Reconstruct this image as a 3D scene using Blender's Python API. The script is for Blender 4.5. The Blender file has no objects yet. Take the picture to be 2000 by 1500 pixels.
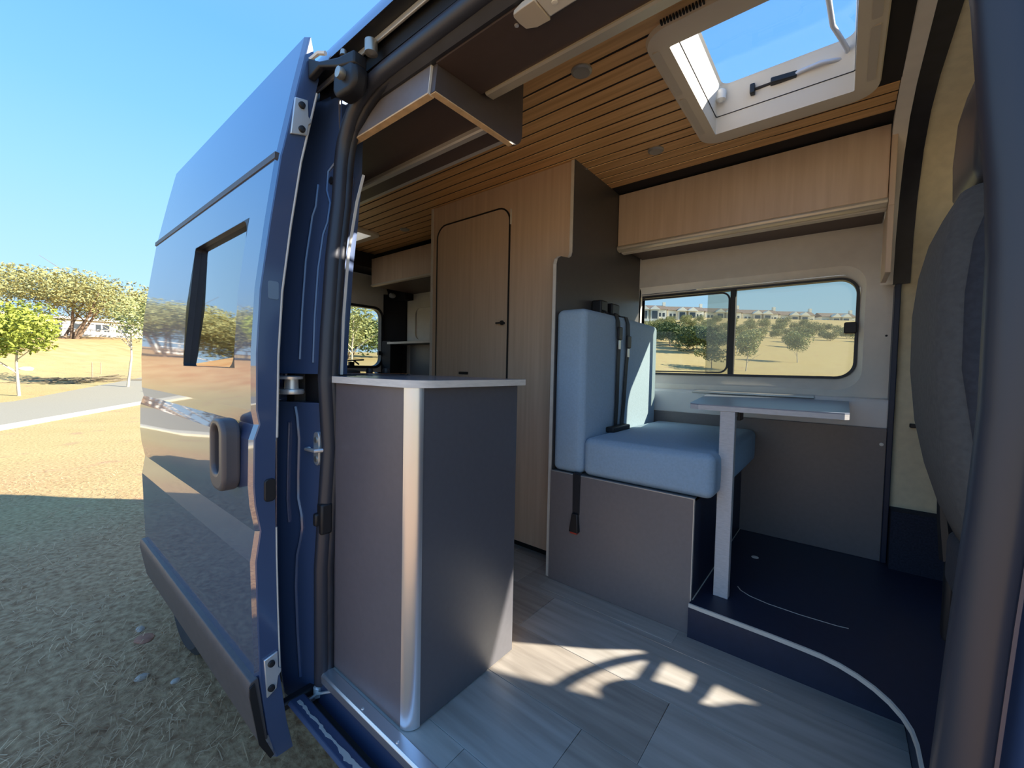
import bpy, bmesh, math, random
from mathutils import Vector, Matrix
R = random.Random(7)
S = bpy.context.scene
COL = S.collection

# ---------------------------------------------------------------- camera, sky, sun, exposure
cam_d = bpy.data.cameras.new('camera'); cam = bpy.data.objects.new('camera', cam_d); COL.objects.link(cam)
cam_d.sensor_width = 36.0; cam_d.lens = 799.2 / 2000 * 36; cam_d.clip_start = 0.02; cam_d.clip_end = 2000
yaw, pitch, roll = math.radians(38.839), math.radians(-2.126), math.radians(1.2028)
Fw = Vector((-math.sin(yaw) * math.cos(pitch), math.cos(yaw) * math.cos(pitch), math.sin(pitch)))
Rt = Vector((math.cos(yaw), math.sin(yaw), 0)); Up = Rt.cross(Fw)
R2 = math.cos(roll) * Rt + math.sin(roll) * Up; U2 = -math.sin(roll) * Rt + math.cos(roll) * Up
M = Matrix.Identity(4)
for i in range(3):
    M[i][0] = R2[i]; M[i][1] = U2[i]; M[i][2] = -Fw[i]
M[0][3], M[1][3], M[2][3] = 0, 0, 0.954
cam.matrix_world = M
S.camera = cam

w = bpy.data.worlds.new('world'); S.world = w; w.use_nodes = True
wn = w.node_tree; wn.nodes.clear()
def wnode(t, **k):
    n = wn.nodes.new(t)
    for a, b in k.items(): setattr(n, a, b)
    return n
geo = wnode('ShaderNodeTexCoord'); sep = wnode('ShaderNodeSeparateXYZ'); ramp = wnode('ShaderNodeValToRGB')
bg = wnode('ShaderNodeBackground'); wout = wnode('ShaderNodeOutputWorld')
wn.links.new(geo.outputs['Generated'], sep.inputs[0]); wn.links.new(sep.outputs['Z'], ramp.inputs[0])
cr = ramp.color_ramp
cr.elements[0].position = 0.0; cr.elements[0].color = (0.35, 0.50, 0.64, 1)
cr.elements[1].position = 1.0; cr.elements[1].color = (0.135, 0.27, 0.54, 1)
for q, c in ((0.08, (0.31, 0.48, 0.64)), (0.17, (0.26, 0.445, 0.645)), (0.30, (0.195, 0.40, 0.67)), (0.42, (0.14, 0.345, 0.68)), (0.55, (0.105, 0.295, 0.66)), (0.75, (0.12, 0.275, 0.60))):
    e = cr.elements.new(q); e.color = (*c, 1)
wn.links.new(ramp.outputs[0], bg.inputs[0]); bg.inputs[1].default_value = 0.86
wn.links.new(bg.outputs[0], wout.inputs[0])

sun_d = bpy.data.lights.new('sun', 'SUN'); sun_d.energy = 6.4; sun_d.angle = math.radians(0.53); sun_d.color = (1.0, 0.91, 0.77)
sun = bpy.data.objects.new('sun', sun_d); COL.objects.link(sun)
sun.rotation_euler = Vector((-1.5, -1.0, -1.0)).to_track_quat('-Z', 'Y').to_euler()
sun.location = (30, 20, 20)

vs = S.view_settings
vs.view_transform = 'Standard'; vs.look = 'None'; vs.gamma = 1.0; vs.use_curve_mapping = False; vs.exposure = 1.25
S.cycles.max_bounces = 16; S.cycles.diffuse_bounces = 8; S.cycles.glossy_bounces = 6
S.cycles.transparent_max_bounces = 24; S.cycles.sample_clamp_indirect = 6.0
S.cycles.use_denoising = True

# ---------------------------------------------------------------- materials
def mat(name, col, rough=0.5, metal=0.0, var=0.0, scale=8.0, stretch=(1, 1, 1), bump=0.0, coat=0.0, coat_ior=1.5,
        col2=None, spec=0.5, detail=6.0, bscale=None, coat_rough=0.03):
    m = bpy.data.materials.new(name); m.use_nodes = True
    t = m.node_tree; b = t.nodes['Principled BSDF']
    b.inputs['Base Color'].default_value = (*col, 1); b.inputs['Roughness'].default_value = rough
    b.inputs['Metallic'].default_value = metal; b.inputs['Specular IOR Level'].default_value = spec
    b.inputs['Coat Weight'].default_value = coat; b.inputs['Coat IOR'].default_value = coat_ior
    b.inputs['Coat Roughness'].default_value = coat_rough
    if var or bump or col2:
        tc = t.nodes.new('ShaderNodeTexCoord'); mp = t.nodes.new('ShaderNodeMapping')
        mp.inputs['Scale'].default_value = stretch
        t.links.new(tc.outputs['Object'], mp.inputs[0])
        n = t.nodes.new('ShaderNodeTexNoise'); n.inputs['Scale'].default_value = scale; n.inputs['Detail'].default_value = detail
        t.links.new(mp.outputs[0], n.inputs[0])
        r = t.nodes.new('ShaderNodeValToRGB')
        c2 = col2 or tuple(min(1, c * (1 - var)) for c in col)
        c1 = col if col2 else tuple(min(1, c * (1 + var)) for c in col)
        r.color_ramp.elements[0].position = 0.32; r.color_ramp.elements[1].position = 0.68
        r.color_ramp.elements[0].color = (*c2, 1); r.color_ramp.elements[1].color = (*c1, 1)
        t.links.new(n.outputs[0], r.inputs[0])
        if var or col2: t.links.new(r.outputs[0], b.inputs['Base Color'])
        if bump:
            n2 = n
            if bscale:
                n2 = t.nodes.new('ShaderNodeTexNoise'); n2.inputs['Scale'].default_value = bscale; n2.inputs['Detail'].default_value = detail
                t.links.new(mp.outputs[0], n2.inputs[0])
            bp = t.nodes.new('ShaderNodeBump'); bp.inputs['Strength'].default_value = bump; bp.inputs['Distance'].default_value = 0.01
            t.links.new(n2.outputs[0], bp.inputs['Height']); t.links.new(bp.outputs[0], b.inputs['Normal'])
    return m

def glass(name, tint=(1, 1, 1), ior=1.45, rough=0.0, haze=0.0, hazecol=(0.9, 0.9, 0.9)):
    m = bpy.data.materials.new(name); m.use_nodes = True
    t = m.node_tree; t.nodes.clear()
    o = t.nodes.new('ShaderNodeOutputMaterial'); tr = t.nodes.new('ShaderNodeBsdfTransparent'); gl = t.nodes.new('ShaderNodeBsdfGlossy')
    lw = t.nodes.new('ShaderNodeLayerWeight'); lw.inputs[0].default_value = 0.5; mx = t.nodes.new('ShaderNodeMixShader')
    pw = t.nodes.new('ShaderNodeMath'); pw.operation = 'POWER'; pw.inputs[1].default_value = 5.0
    ma = t.nodes.new('ShaderNodeMath'); ma.operation = 'MULTIPLY_ADD'; ma.inputs[1].default_value = 0.45; ma.inputs[2].default_value = 0.02
    t.links.new(lw.outputs['Facing'], pw.inputs[0]); t.links.new(pw.outputs[0], ma.inputs[0])
    tr.inputs[0].default_value = (*tint, 1); gl.inputs['Roughness'].default_value = rough
    t.links.new(ma.outputs[0], mx.inputs[0]); t.links.new(tr.outputs[0], mx.inputs[1]); t.links.new(gl.outputs[0], mx.inputs[2])
    last = mx
    if haze:
        tl = t.nodes.new('ShaderNodeBsdfTranslucent'); tl.inputs[0].default_value = (*hazecol, 1)
        m2 = t.nodes.new('ShaderNodeMixShader'); m2.inputs[0].default_value = haze
        t.links.new(mx.outputs[0], m2.inputs[1]); t.links.new(tl.outputs[0], m2.inputs[2]); last = m2
    t.links.new(last.outputs[0], o.inputs[0])
    return m

PAINT = mat('dark_blue_paint', (0.035, 0.065, 0.16), 0.35, 0.25, coat=1.0, coat_ior=3.2)
PAINTD = mat('dark_blue_paint_jamb', (0.060, 0.098, 0.20), 0.32, 0.2, coat=0.7, coat_ior=1.6, coat_rough=0.1)
BLKGLASS = mat('dark_glass', (0.008, 0.010, 0.014), 0.02, 0.0, coat=1.0, coat_ior=3.2)
RUBBER = mat('black_rubber', (0.022, 0.023, 0.030), 0.45, var=0.2, scale=20)
SEALM = mat('seal_rubber', (0.035, 0.037, 0.048), 0.38)
BLACK = mat('black_plastic', (0.012, 0.012, 0.014), 0.5)
BLACKV = mat('black_void', (0.012, 0.010, 0.010), 0.8)
TRIMP = mat('grey_plastic_molding', (0.085, 0.075, 0.075), 0.45, var=0.1, scale=30)
CHAR = mat('charcoal_laminate', (0.092, 0.092, 0.105), 0.36, var=0.04, scale=60, spec=0.55)
CHARW = mat('warm_charcoal_laminate', (0.185, 0.165, 0.165), 0.38, var=0.04, scale=60, spec=0.55)
BROWN = mat('dark_brown_panel', (0.075, 0.050, 0.042), 0.5, var=0.05, scale=40)
NAVY = mat('dark_navy_vinyl', (0.020, 0.026, 0.055), 0.42, var=0.08, scale=40, spec=0.5)
OAK = mat('light_oak_veneer', (0.66, 0.505, 0.365), 0.5, col2=(0.57, 0.42, 0.295), scale=5, stretch=(9, 9, 0.35), bump=0.02)
OAKX = mat('light_oak_veneer_long', (0.66, 0.505, 0.365), 0.5, col2=(0.58, 0.43, 0.30), scale=5, stretch=(9, 9, 0.5), bump=0.02)
SLAT = mat('varnished_slat_wood', (0.76, 0.45, 0.19), 0.42, col2=(0.57, 0.31, 0.115), scale=6, stretch=(0.5, 12, 12), bump=0.03)
PLY = mat('plywood_edge', (0.74, 0.50, 0.27), 0.6, var=0.15, scale=30, stretch=(1, 1, 6))
EDGEL = mat('pale_edge_band', (0.66, 0.62, 0.55), 0.5, var=0.05, scale=30)
CREAM = mat('cream_lining', (0.78, 0.725, 0.64), 0.65, var=0.03, scale=20)
CREAMW = mat('white_lining', (0.78, 0.765, 0.75), 0.6, var=0.02, scale=20)
HEADL = mat('beige_headliner', (0.74, 0.66, 0.46), 0.8, var=0.06, scale=30)
BEIGE = mat('beige_plastic', (0.74, 0.66, 0.53), 0.42, var=0.02)
BEIGED = mat('beige_plastic_inset', (0.58, 0.52, 0.43), 0.5)
WHITEP = mat('white_plastic', (0.82, 0.80, 0.74), 0.35)
ALU = mat('brushed_aluminium', (0.78, 0.78, 0.80), 0.30, 0.85, bump=0.02, scale=40)
ALUM = mat('matt_aluminium', (0.62, 0.60, 0.56), 0.45, 0.55)
ZINC = mat('zinc_metal', (0.72, 0.73, 0.72), 0.35, 0.6)
STEEL = mat('worn_steel', (0.50, 0.48, 0.42), 0.4, 0.8)
FABRIC = mat('light_blue_fabric', (0.34, 0.465, 0.59), 0.85, var=0.05, scale=120, bump=0.12)
SEATD = mat('dark_seat_fabric', (0.045, 0.046, 0.056), 0.85, var=0.15, scale=90, bump=0.15)
SEATG = mat('grey_seat_fabric', (0.105, 0.098, 0.092), 0.85, var=0.12, scale=90, bump=0.15)
HEADR = mat('headrest_vinyl', (0.060, 0.062, 0.072), 0.32)
WEB = mat('black_webbing', (0.014, 0.015, 0.020), 0.6, var=0.2, scale=200)
RED = mat('red_button', (0.45, 0.05, 0.03), 0.4)
CARPET = mat('dark_carpet', (0.022, 0.026, 0.045), 0.95, var=0.3, scale=150)
TABLEM = mat('grey_table_laminate', (0.22, 0.255, 0.33), 0.35, var=0.03, scale=40)
LEGM = mat('pale_grey_leg', (0.60, 0.58, 0.58), 0.45, var=0.08, scale=50, stretch=(1, 1, 5), bump=0.05)
LENS = mat('frosted_lens', (0.72, 0.70, 0.64), 0.4)
TYRE = mat('tyre_rubber', (0.03, 0.032, 0.036), 0.8, var=0.2)
RIM = mat('wheel_steel', (0.42, 0.45, 0.52), 0.4, 0.5)
GLASS = glass('window_glass', (0.84, 0.85, 0.82))
GLASST = glass('tinted_window_glass', (0.72, 0.725, 0.67), haze=0.015)
ACRYL = glass('acrylic_glass', (0.94, 0.95, 0.98), haze=0.0)
HAZY = glass('frosted_acrylic', (0.9, 0.92, 0.92), haze=0.45, hazecol=(0.95, 0.95, 0.93))
PLANKS = [mat('oak_plank_%s' % n, c, 0.42, col2=d, scale=3.0, stretch=(1.2, 14, 6), bump=0.06)
          for n, c, d in (('grey', (0.42, 0.395, 0.36), (0.31, 0.285, 0.25)), ('pale', (0.46, 0.435, 0.395), (0.35, 0.325, 0.285)),
                          ('warm', (0.40, 0.36, 0.31), (0.27, 0.24, 0.205)))]
ASPH = mat('asphalt', (0.28, 0.258, 0.195), 0.9, var=0.08, scale=30, bump=0.2)
KERB = mat('pale_kerb', (0.55, 0.51, 0.40), 0.8, var=0.1, scale=10)
STRAW = mat('dry_straw', (0.72, 0.48, 0.27), 0.9, col2=(0.33, 0.18, 0.085), scale=3.0)
STONE = mat('pale_stone', (0.46, 0.38, 0.31), 0.9, var=0.15, scale=20, bump=0.3)
TERRA = mat('terracotta', (0.40, 0.17, 0.10), 0.85, var=0.2, scale=20)
BARK = mat('bark', (0.20, 0.145, 0.10), 0.9, var=0.25, scale=8, bump=0.4)
PALEBARK = mat('pale_bark', (0.52, 0.46, 0.36), 0.9, var=0.2, scale=8)
WOODST = mat('weathered_stake', (0.34, 0.25, 0.17), 0.9, var=0.2)
WHITEF = mat('white_fence_paint', (0.80, 0.79, 0.75), 0.6)
HOUSEW = mat('cream_render', (0.90, 0.85, 0.72), 0.85, var=0.03)
HOUSEB = mat('beige_block_wall', (0.70, 0.64, 0.52), 0.85)
ROOFM = mat('brown_roof_tiles', (0.17, 0.13, 0.105), 0.85, var=0.2, scale=2)
WIND = mat('dark_window', (0.06, 0.07, 0.08), 0.15)
TARP = mat('blue_tarp', (0.35, 0.45, 0.70), 0.6)
def leafmat(n, a, b):
    m = mat(n, a, 0.7, col2=b, scale=0.9, spec=0.25)
    return m
LEAF_OLIVE = leafmat('olive_leaves', (0.36, 0.36, 0.15), (0.22, 0.22, 0.09))
LEAF_DRY = leafmat('dry_twiggy_leaves', (0.36, 0.28, 0.19), (0.24, 0.19, 0.12))
LEAF_YEL = leafmat('yellow_green_leaves', (0.36, 0.40, 0.07), (0.20, 0.25, 0.04))
LEAF_DARK = leafmat('dark_green_leaves', (0.12, 0.165, 0.055), (0.06, 0.09, 0.035))
LEAF_PALE = leafmat('pale_green_leaves', (0.36, 0.38, 0.16), (0.22, 0.25, 0.10))

# ground: dry golden grass with bare red soil on the bank
def ground_mat():
    m = bpy.data.materials.new('dry_grass_ground'); m.use_nodes = True
    t = m.node_tree; b = t.nodes['Principled BSDF']; b.inputs['Roughness'].default_value = 0.95; b.inputs['Specular IOR Level'].default_value = 0.15
    tc = t.nodes.new('ShaderNodeTexCoord')
    def noise(s, d=6, stretch=None):
        n = t.nodes.new('ShaderNodeTexNoise'); n.inputs['Scale'].default_value = s; n.inputs['Detail'].default_value = d
        if stretch:
            mp = t.nodes.new('ShaderNodeMapping'); mp.inputs['Scale'].default_value = stretch
            t.links.new(tc.outputs['Object'], mp.inputs[0]); t.links.new(mp.outputs[0], n.inputs[0])
        else: t.links.new(tc.outputs['Object'], n.inputs[0])
        return n
    def rmp(src, p0, c0, p1, c1):
        r = t.nodes.new('ShaderNodeValToRGB'); r.color_ramp.elements[0].position = p0; r.color_ramp.elements[0].color = (*c0, 1)
        r.color_ramp.elements[1].position = p1; r.color_ramp.elements[1].color = (*c1, 1); t.links.new(src, r.inputs[0]); return r
    def mix(f, a, c):
        x = t.nodes.new('ShaderNodeMix'); x.data_type = 'RGBA'
        t.links.new(f, x.inputs[0]); t.links.new(a, x.inputs[6]); t.links.new(c, x.inputs[7]); return x.outputs[2]
    fine = noise(26, 8); big = noise(0.9, 5); patch = noise(1.7, 4)
    straw = rmp(fine.outputs[0], 0.35, (0.24, 0.178, 0.090), 0.62, (0.45, 0.36, 0.185))
    gold = rmp(big.outputs[0], 0.3, (0.41, 0.32, 0.12), 0.7, (0.47, 0.385, 0.17))
    base = t.nodes.new('ShaderNodeMix'); base.data_type = 'RGBA'; base.inputs[0].default_value = 0.45
    t.links.new(straw.outputs[0], base.inputs[6]); t.links.new(gold.outputs[0], base.inputs[7])
    soil = rmp(fine.outputs[0], 0.3, (0.29, 0.165, 0.105), 0.7, (0.40, 0.255, 0.16))
    pm = rmp(patch.outputs[0], 0.60, (0, 0, 0), 0.70, (0.6, 0.6, 0.6))
    c1 = mix(pm.outputs[0], base.outputs[2], soil.outputs[0])
    ad = t.nodes.new('ShaderNodeAttribute'); ad.attribute_name = 'dirt_shade_tint'
    dirt_shade_tint = rmp(fine.outputs[0], 0.3, (0.27, 0.135, 0.068), 0.68, (0.54, 0.335, 0.178))  # bare dirt, reddened further to warm the bluish shade beside the van
    c1 = mix(ad.outputs['Fac'], c1, dirt_shade_tint.outputs[0])
    at = t.nodes.new('ShaderNodeAttribute'); at.attribute_name = 'soil'
    red = rmp(big.outputs[0], 0.3, (0.44, 0.225, 0.095), 0.7, (0.53, 0.355, 0.17))
    c2 = mix(at.outputs['Fac'], c1, red.outputs[0])
    t.links.new(c2, b.inputs['Base Color'])
    bp = t.nodes.new('ShaderNodeBump'); bp.inputs['Strength'].default_value = 0.6; bp.inputs['Distance'].default_value = 0.02
    t.links.new(fine.outputs[0], bp.inputs['Height']); t.links.new(bp.outputs[0], b.inputs['Normal'])
    return m
GROUND = ground_mat()

# ---------------------------------------------------------------- mesh helpers
class MB:
    def __init__(s): s.v = []; s.f = []
    def add(s, vs, fs):
        o = len(s.v); s.v += [tuple(p) for p in vs]; s.f += [tuple(i + o for i in f) for f in fs]; return s
    def box(s, x0, x1, y0, y1, z0, z1):
        return s.add([(x, y, z) for x in (x0, x1) for y in (y0, y1) for z in (z0, z1)],
                     [(0, 1, 3, 2), (4, 6, 7, 5), (0, 4, 5, 1), (2, 3, 7, 6), (0, 2, 6, 4), (1, 5, 7, 3)])
    def obox(s, c, ax, ay, az):                                     # oriented box: centre and three half vectors
        c, ax, ay, az = map(Vector, (c, ax, ay, az))
        return s.add([c + i * ax + j * ay + k * az for i in (-1, 1) for j in (-1, 1) for k in (-1, 1)],
                     [(0, 1, 3, 2), (4, 6, 7, 5), (0, 4, 5, 1), (2, 3, 7, 6), (0, 2, 6, 4), (1, 5, 7, 3)])
    @staticmethod
    def p3(axis, a, p):
        return (a, p[0], p[1]) if axis == 'x' else (p[0], a, p[1]) if axis == 'y' else (p[0], p[1], a)
    def prism(s, poly, axis, a, b):
        n = len(poly)
        vs = [s.p3(axis, a, p) for p in poly] + [s.p3(axis, b, p) for p in poly]
        fs = [tuple(range(n)), tuple(range(2 * n - 1, n - 1, -1))] + [(i, i + n, (i + 1) % n + n, (i + 1) % n) for i in range(n)]
        return s.add(vs, fs)
    def ring(s, outer, inner, axis, a, b):                          # plate with a hole
        n = len(outer)
        vs = [s.p3(axis, d, p) for d in (a, b) for lp in (outer, inner) for p in lp]
        fs = []
        for i in range(n):
            j = (i + 1) % n
            fs += [(i, j, n + j, n + i), (2 * n + i, 3 * n + i, 3 * n + j, 2 * n + j), (i, 2 * n + i, 2 * n + j, j), (n + i, n + j, 3 * n + j, 3 * n + i)]
        return s.add(vs, fs)
    def loft(s, secs, closed=True, caps=True):                      # list of equal-length 3D loops
        n = len(secs[0]); vs = [p for sc in secs for p in sc]; fs = []
        for k in range(len(secs) - 1):
            for i in range(n if closed else n - 1):
                j = (i + 1) % n
                fs.append((k * n + i, k * n + j, (k + 1) * n + j, (k + 1) * n + i))
        if caps and closed:
            fs += [tuple(range(n - 1, -1, -1)), tuple(range((len(secs) - 1) * n, len(secs) * n))]
        return s.add(vs, fs)
    def tube(s, path, r, n=8, closed=False, flat=1.0):
        path = [Vector(p) for p in path]; m = len(path); secs = []; u = None
        for i, p in enumerate(path):
            a = path[i - 1] if (i or closed) else p; b = path[(i + 1) % m] if (i < m - 1 or closed) else p
            d = (b - a).normalized()
            if u is None:
                u = d.cross(Vector((0, 0, 1)))
                if u.length < 0.3: u = d.cross(Vector((0, 1, 0)))
            else: u = u - d * u.dot(d)
            u.normalize(); v = u.cross(d)
            rr_ = r[i] if isinstance(r, (list, tuple)) else r
            secs.append([p + rr_ * (math.cos(2 * math.pi * k / n) * u + flat * math.sin(2 * math.pi * k / n) * v) for k in range(n)])
        if closed: secs.append(secs[0])
        return s.loft(secs, True, not closed)
    def lathe(s, prof, c, axis='z', n=20):                          # prof: (radius, height)
        c = Vector(c); secs = []
        for r_, h in prof:
            lp = []
            for k in range(n):
                a = 2 * math.pi * k / n; x, y = r_ * math.cos(a), r_ * math.sin(a)
                lp.append(c + Vector((x, y, h) if axis == 'z' else (h, x, y) if axis == 'x' else (x, h, y)))
            secs.append(lp)
        return s.loft(secs, True, True)
    def grid(s, xs, ys, z0, z1, holes=()):                          # horizontal slab with rectangular holes
        for i in range(len(xs) - 1):
            for j in range(len(ys) - 1):
                cx, cy = (xs[i] + xs[i + 1]) / 2, (ys[j] + ys[j + 1]) / 2
                if any(h[0] < cx < h[1] and h[2] < cy < h[3] for h in holes): continue
                s.box(xs[i], xs[i + 1], ys[j], ys[j + 1], z0, z1)
        return s

def rr(x0, x1, y0, y1, r, n=6):
    if not isinstance(r, (list, tuple)): r = [r] * 4
    out = []
    for (cx, cy, a0, q) in ((x1 - r[0], y1 - r[0], 0, r[0]), (x0 + r[1], y1 - r[1], 90, r[1]), (x0 + r[2], y0 + r[2], 180, r[2]), (x1 - r[3], y0 + r[3], 270, r[3])):
        for k in range(n + 1):
            a = math.radians(a0 + 90 * k / n); out.append((cx + q * math.cos(a), cy + q * math.sin(a)))
    return out

ORI = {}
def link(name, mb, material, parent=None, bevel=0.0, smooth=True, seg=2, origin=None, ang=0.6, sub=0):
    o0 = Vector(ORI.get(parent.name, (0, 0, 0))) if parent else None
    if o0 is None:
        if origin is None:
            xs = [p[0] for p in mb.v]; ys = [p[1] for p in mb.v]; zs = [p[2] for p in mb.v]
            origin = ((min(xs) + max(xs)) / 2, (min(ys) + max(ys)) / 2, min(zs))
        o0 = Vector(origin)
    me = bpy.data.meshes.new(name)
    me.from_pydata([tuple(Vector(p) - o0) for p in mb.v], [], mb.f); me.update()
    b = bmesh.new(); b.from_mesh(me); bmesh.ops.recalc_face_normals(b, faces=b.faces); b.to_mesh(me); b.free()
    me.materials.append(material)
    if smooth:
        me.shade_smooth(); me.set_sharp_from_angle(angle=ang)
    o = bpy.data.objects.new(name, me); COL.objects.link(o)
    if parent: o.parent = parent
    else: o.location = o0
    ORI[o.name] = tuple(o0)
    if bevel:
        md = o.modifiers.new('bevel', 'BEVEL'); md.width = bevel; md.segments = seg; md.limit_method = 'ANGLE'; md.angle_limit = math.radians(35)
        md.use_clamp_overlap = True
    if sub:
        md = o.modifiers.new('sub', 'SUBSURF'); md.levels = sub; md.render_levels = sub
    return o
def tag(o, label=None, cat=None, group=None, kind=None):
    if label: o['label'] = label
    if cat: o['category'] = cat
    if group: o['group'] = group
    if kind: o['kind'] = kind
    return o
def thing(name, loc, label, cat, group=None, kind=None):
    o = bpy.data.objects.new(name, None); COL.objects.link(o); o.location = loc; o.empty_display_size = 0.1
    ORI[o.name] = tuple(loc)
    return tag(o, label, cat, group, kind)
def dup(o, parent=None):
    c = o.copy(); COL.objects.link(c)
    if parent: c.parent = parent
    ORI[c.name] = ORI.get(o.name, (0, 0, 0))
    for ch in [x for x in bpy.data.objects if x.parent == o]: dup(ch, c)
    return c
def lerp(a, b, t): return a + (b - a) * t
def interp(tab, z):
    if z <= tab[0][0]: return tab[0][1]
    for (z0, a), (z1, b) in zip(tab, tab[1:]):
        if z <= z1: return lerp(a, b, (z - z0) / (z1 - z0))
    return tab[-1][1]

# ================================================================ TERRAIN
GZ = -0.60
def sm(t): t = max(0.0, min(1.0, t)); return t * t * (3 - 2 * t)
def hgt(x, y):
    s = -0.868 * x + 0.497 * y; n = 0.497 * x + 0.868 * y
    z = GZ
    if s > 20: z += 0.062 * (s - 20) if s < 90 else 0.062 * 70
    if n < -13:
        z += 1.55 * sm((-13 - n) / 13) + 0.10 * math.sin(s * 0.31) * sm((-15 - n) / 10)
    t = -0.627 * x + 0.778 * y
    wn = sm((n - 4) / 14)
    if t > 10: z += wn * (0.10 * (min(t, 80) - 10) + 0.147 * max(0, min(t, 175) - 80)) * (1 - 0.8 * sm((s - n * 0.9 - 10) / 40))
    return z
def terrain():
    xs = [-170 + 3 * i for i in range(44)] + [-38 + 1.0 * i for i in range(30)] + [-8 + 0.5 * i for i in range(30)] + [7 + 3 * i for i in range(32)]
    ys = [-80 + 3 * i for i in range(16)] + [-32 + 1.0 * i for i in range(26)] + [-6 + 0.5 * i for i in range(28)] + [8 + 3 * i for i in range(75)]
    vs = []; soil = []
    for y in ys:
        for x in xs:
            n = 0.497 * x + 0.868 * y; s = -0.868 * x + 0.497 * y
            z = hgt(x, y)
            near = sm((14 - math.hypot(x + 2, y)) / 10)
            z += 0.012 * near * (math.sin(5.1 * x + 1.7 * y) + math.sin(3.3 * y - 4.2 * x)) * 0.6
            vs.append((x, y, z)); soil.append(sm((-14.5 - n) / 5) * (0.55 - 0.3 * math.sin(s * 0.23 + n * .3)) * (1.35 if y < -3 else 1))
    nx = len(xs)
    fs = [(j * nx + i, j * nx + i + 1, (j + 1) * nx + i + 1, (j + 1) * nx + i) for j in range(len(ys) - 1) for i in range(nx - 1)]
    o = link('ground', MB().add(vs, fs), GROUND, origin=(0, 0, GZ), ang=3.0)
    a = o.data.attributes.new('soil', 'FLOAT', 'POINT'); a.data.foreach_set('value', soil)
    a = o.data.attributes.new('dirt_shade_tint', 'FLOAT', 'POINT')
    a.data.foreach_set('value', [.92 * sm((9.5 - math.hypot(v[0] + 1, v[1] + 1) + 1.2 * math.sin(v[0] * 1.3 + v[1])) / 6.5) for v in vs])  # full near the van, fading out about where its shadow ends
    return tag(o, 'dry golden grass field with red soil bank around the van', 'ground', kind='structure')
terrain()
def strip(name, n0, n1, s0, s1, dz, m, label, cat, step=1.5):
    mb = MB(); secs = []
    k = int((s1 - s0) / step)
    for i in range(k + 1):
        s = s0 + step * i; bend = 0.0
        lp = []
        pts = []
        for n, up in ((n0, -0.15), (n0, dz), ((n0 + n1) / 2, dz + 0.01), (n1, dz), (n1, -0.15)):
            x = -0.868 * s + 0.497 * n; y = 0.497 * s + 0.868 * n
            pts.append((x, y, hgt(x, y) + up))
        secs.append(pts)
    mb.loft(secs)
    return tag(link(name, mb, m, origin=(0, 0, GZ)), label, cat, kind='structure')
strip('path', -11.2, -7.35, -40, 110, 0.03, ASPH, 'grey asphalt path running past behind the van', 'path')
strip('trim_1', -7.35, -7.0, -40, 110, 0.05, KERB, 'pale concrete kerb along the near side of the path', 'kerb')

# dry straw lying on the near ground
def straw():
    rg = random.Random(3); mb = MB(); vs = []; fs = []
    for i in range(24000):
        d = 0.9 + 7.5 * rg.random() ** 1.6; a = math.radians(rg.uniform(95, 185))
        x, y = -0.3 + d * math.cos(a), -0.1 + d * math.sin(a) * 0.62 - 0.35
        if y > 0.62 and x > -3.6: continue
        if math.sin(2.3 * x + 1.1 * y) + math.sin(3.1 * y - 1.7 * x + 1) + math.sin(5.2 * x + 4.1 * y) < rg.uniform(-2.2, 1.0): continue
        L = rg.uniform(0.02, 0.11) * (1.6 if rg.random() < 0.06 else 1); th = rg.uniform(0, 6.283); wd = rg.uniform(0.0009, 0.0024)
        z = hgt(x, y) + rg.uniform(0.0, 0.015); up = rg.uniform(-0.1, 0.35) * L
        dx, dy = math.cos(th), math.sin(th); b = rg.uniform(-0.3, 0.3) * L
        mx, my = x + dx * L / 2 - dy * b, y + dy * L / 2 + dx * b
        o = len(vs)
        vs += [(x - dy * wd, y + dx * wd, z), (x + dy * wd, y - dx * wd, z), (mx + dy * wd, my - dx * wd, z + up + 0.006), (mx - dy * wd, my + dx * wd, z + up + 0.006),
               (x + dx * L, y + dy * L, z + up * 0.6)]
        fs += [(o, o + 1, o + 2, o + 3), (o + 3, o + 2, o + 4)]
    mb.v = vs; mb.f = fs
    return tag(link('dry_grass', mb, STRAW, origin=(-3, 0, GZ), smooth=False), 'short dry straw and dead grass on the ground beside the door', 'dry grass', kind='stuff')
straw()
def stone(loc, r, m, label, seed, name='stone', cat='stone'):
    rg = random.Random(seed); b = bmesh.new(); bmesh.ops.create_icosphere(b, subdivisions=2, radius=1)
    mb = MB(); mb.v = [(loc[0] + v.co.x * r[0] * rg.uniform(0.85, 1.1), loc[1] + v.co.y * r[1] * rg.uniform(0.85, 1.1), loc[2] + max(-0.5, v.co.z) * r[2] * rg.uniform(0.85, 1.1)) for v in b.verts]
    mb.f = [tuple(v.index for v in f.verts) for f in b.faces]; b.free()
    return tag(link(name, mb, m), label, cat)
stone((-2.61, 0.40, GZ + 0.005), (0.022, 0.03, 0.016), STONE, 'pale round pebble in the dry grass, nearer the door end', 1)
stone((-3.10, 0.47, GZ + 0.005), (0.035, 0.02, 0.014), STONE, 'pale oblong pebble beside the broken terracotta shard', 2)
stone((-2.46, 0.50, GZ + 0.004), (0.018, 0.022, 0.012), STONE, 'small white pebble close under the open sliding door', 4)
stone((-2.98, 0.47, GZ + 0.004), (0.055, 0.045, 0.012), TERRA, 'broken terracotta shard lying in the dry grass', 3, 'tile_shard', 'shard')

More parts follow.
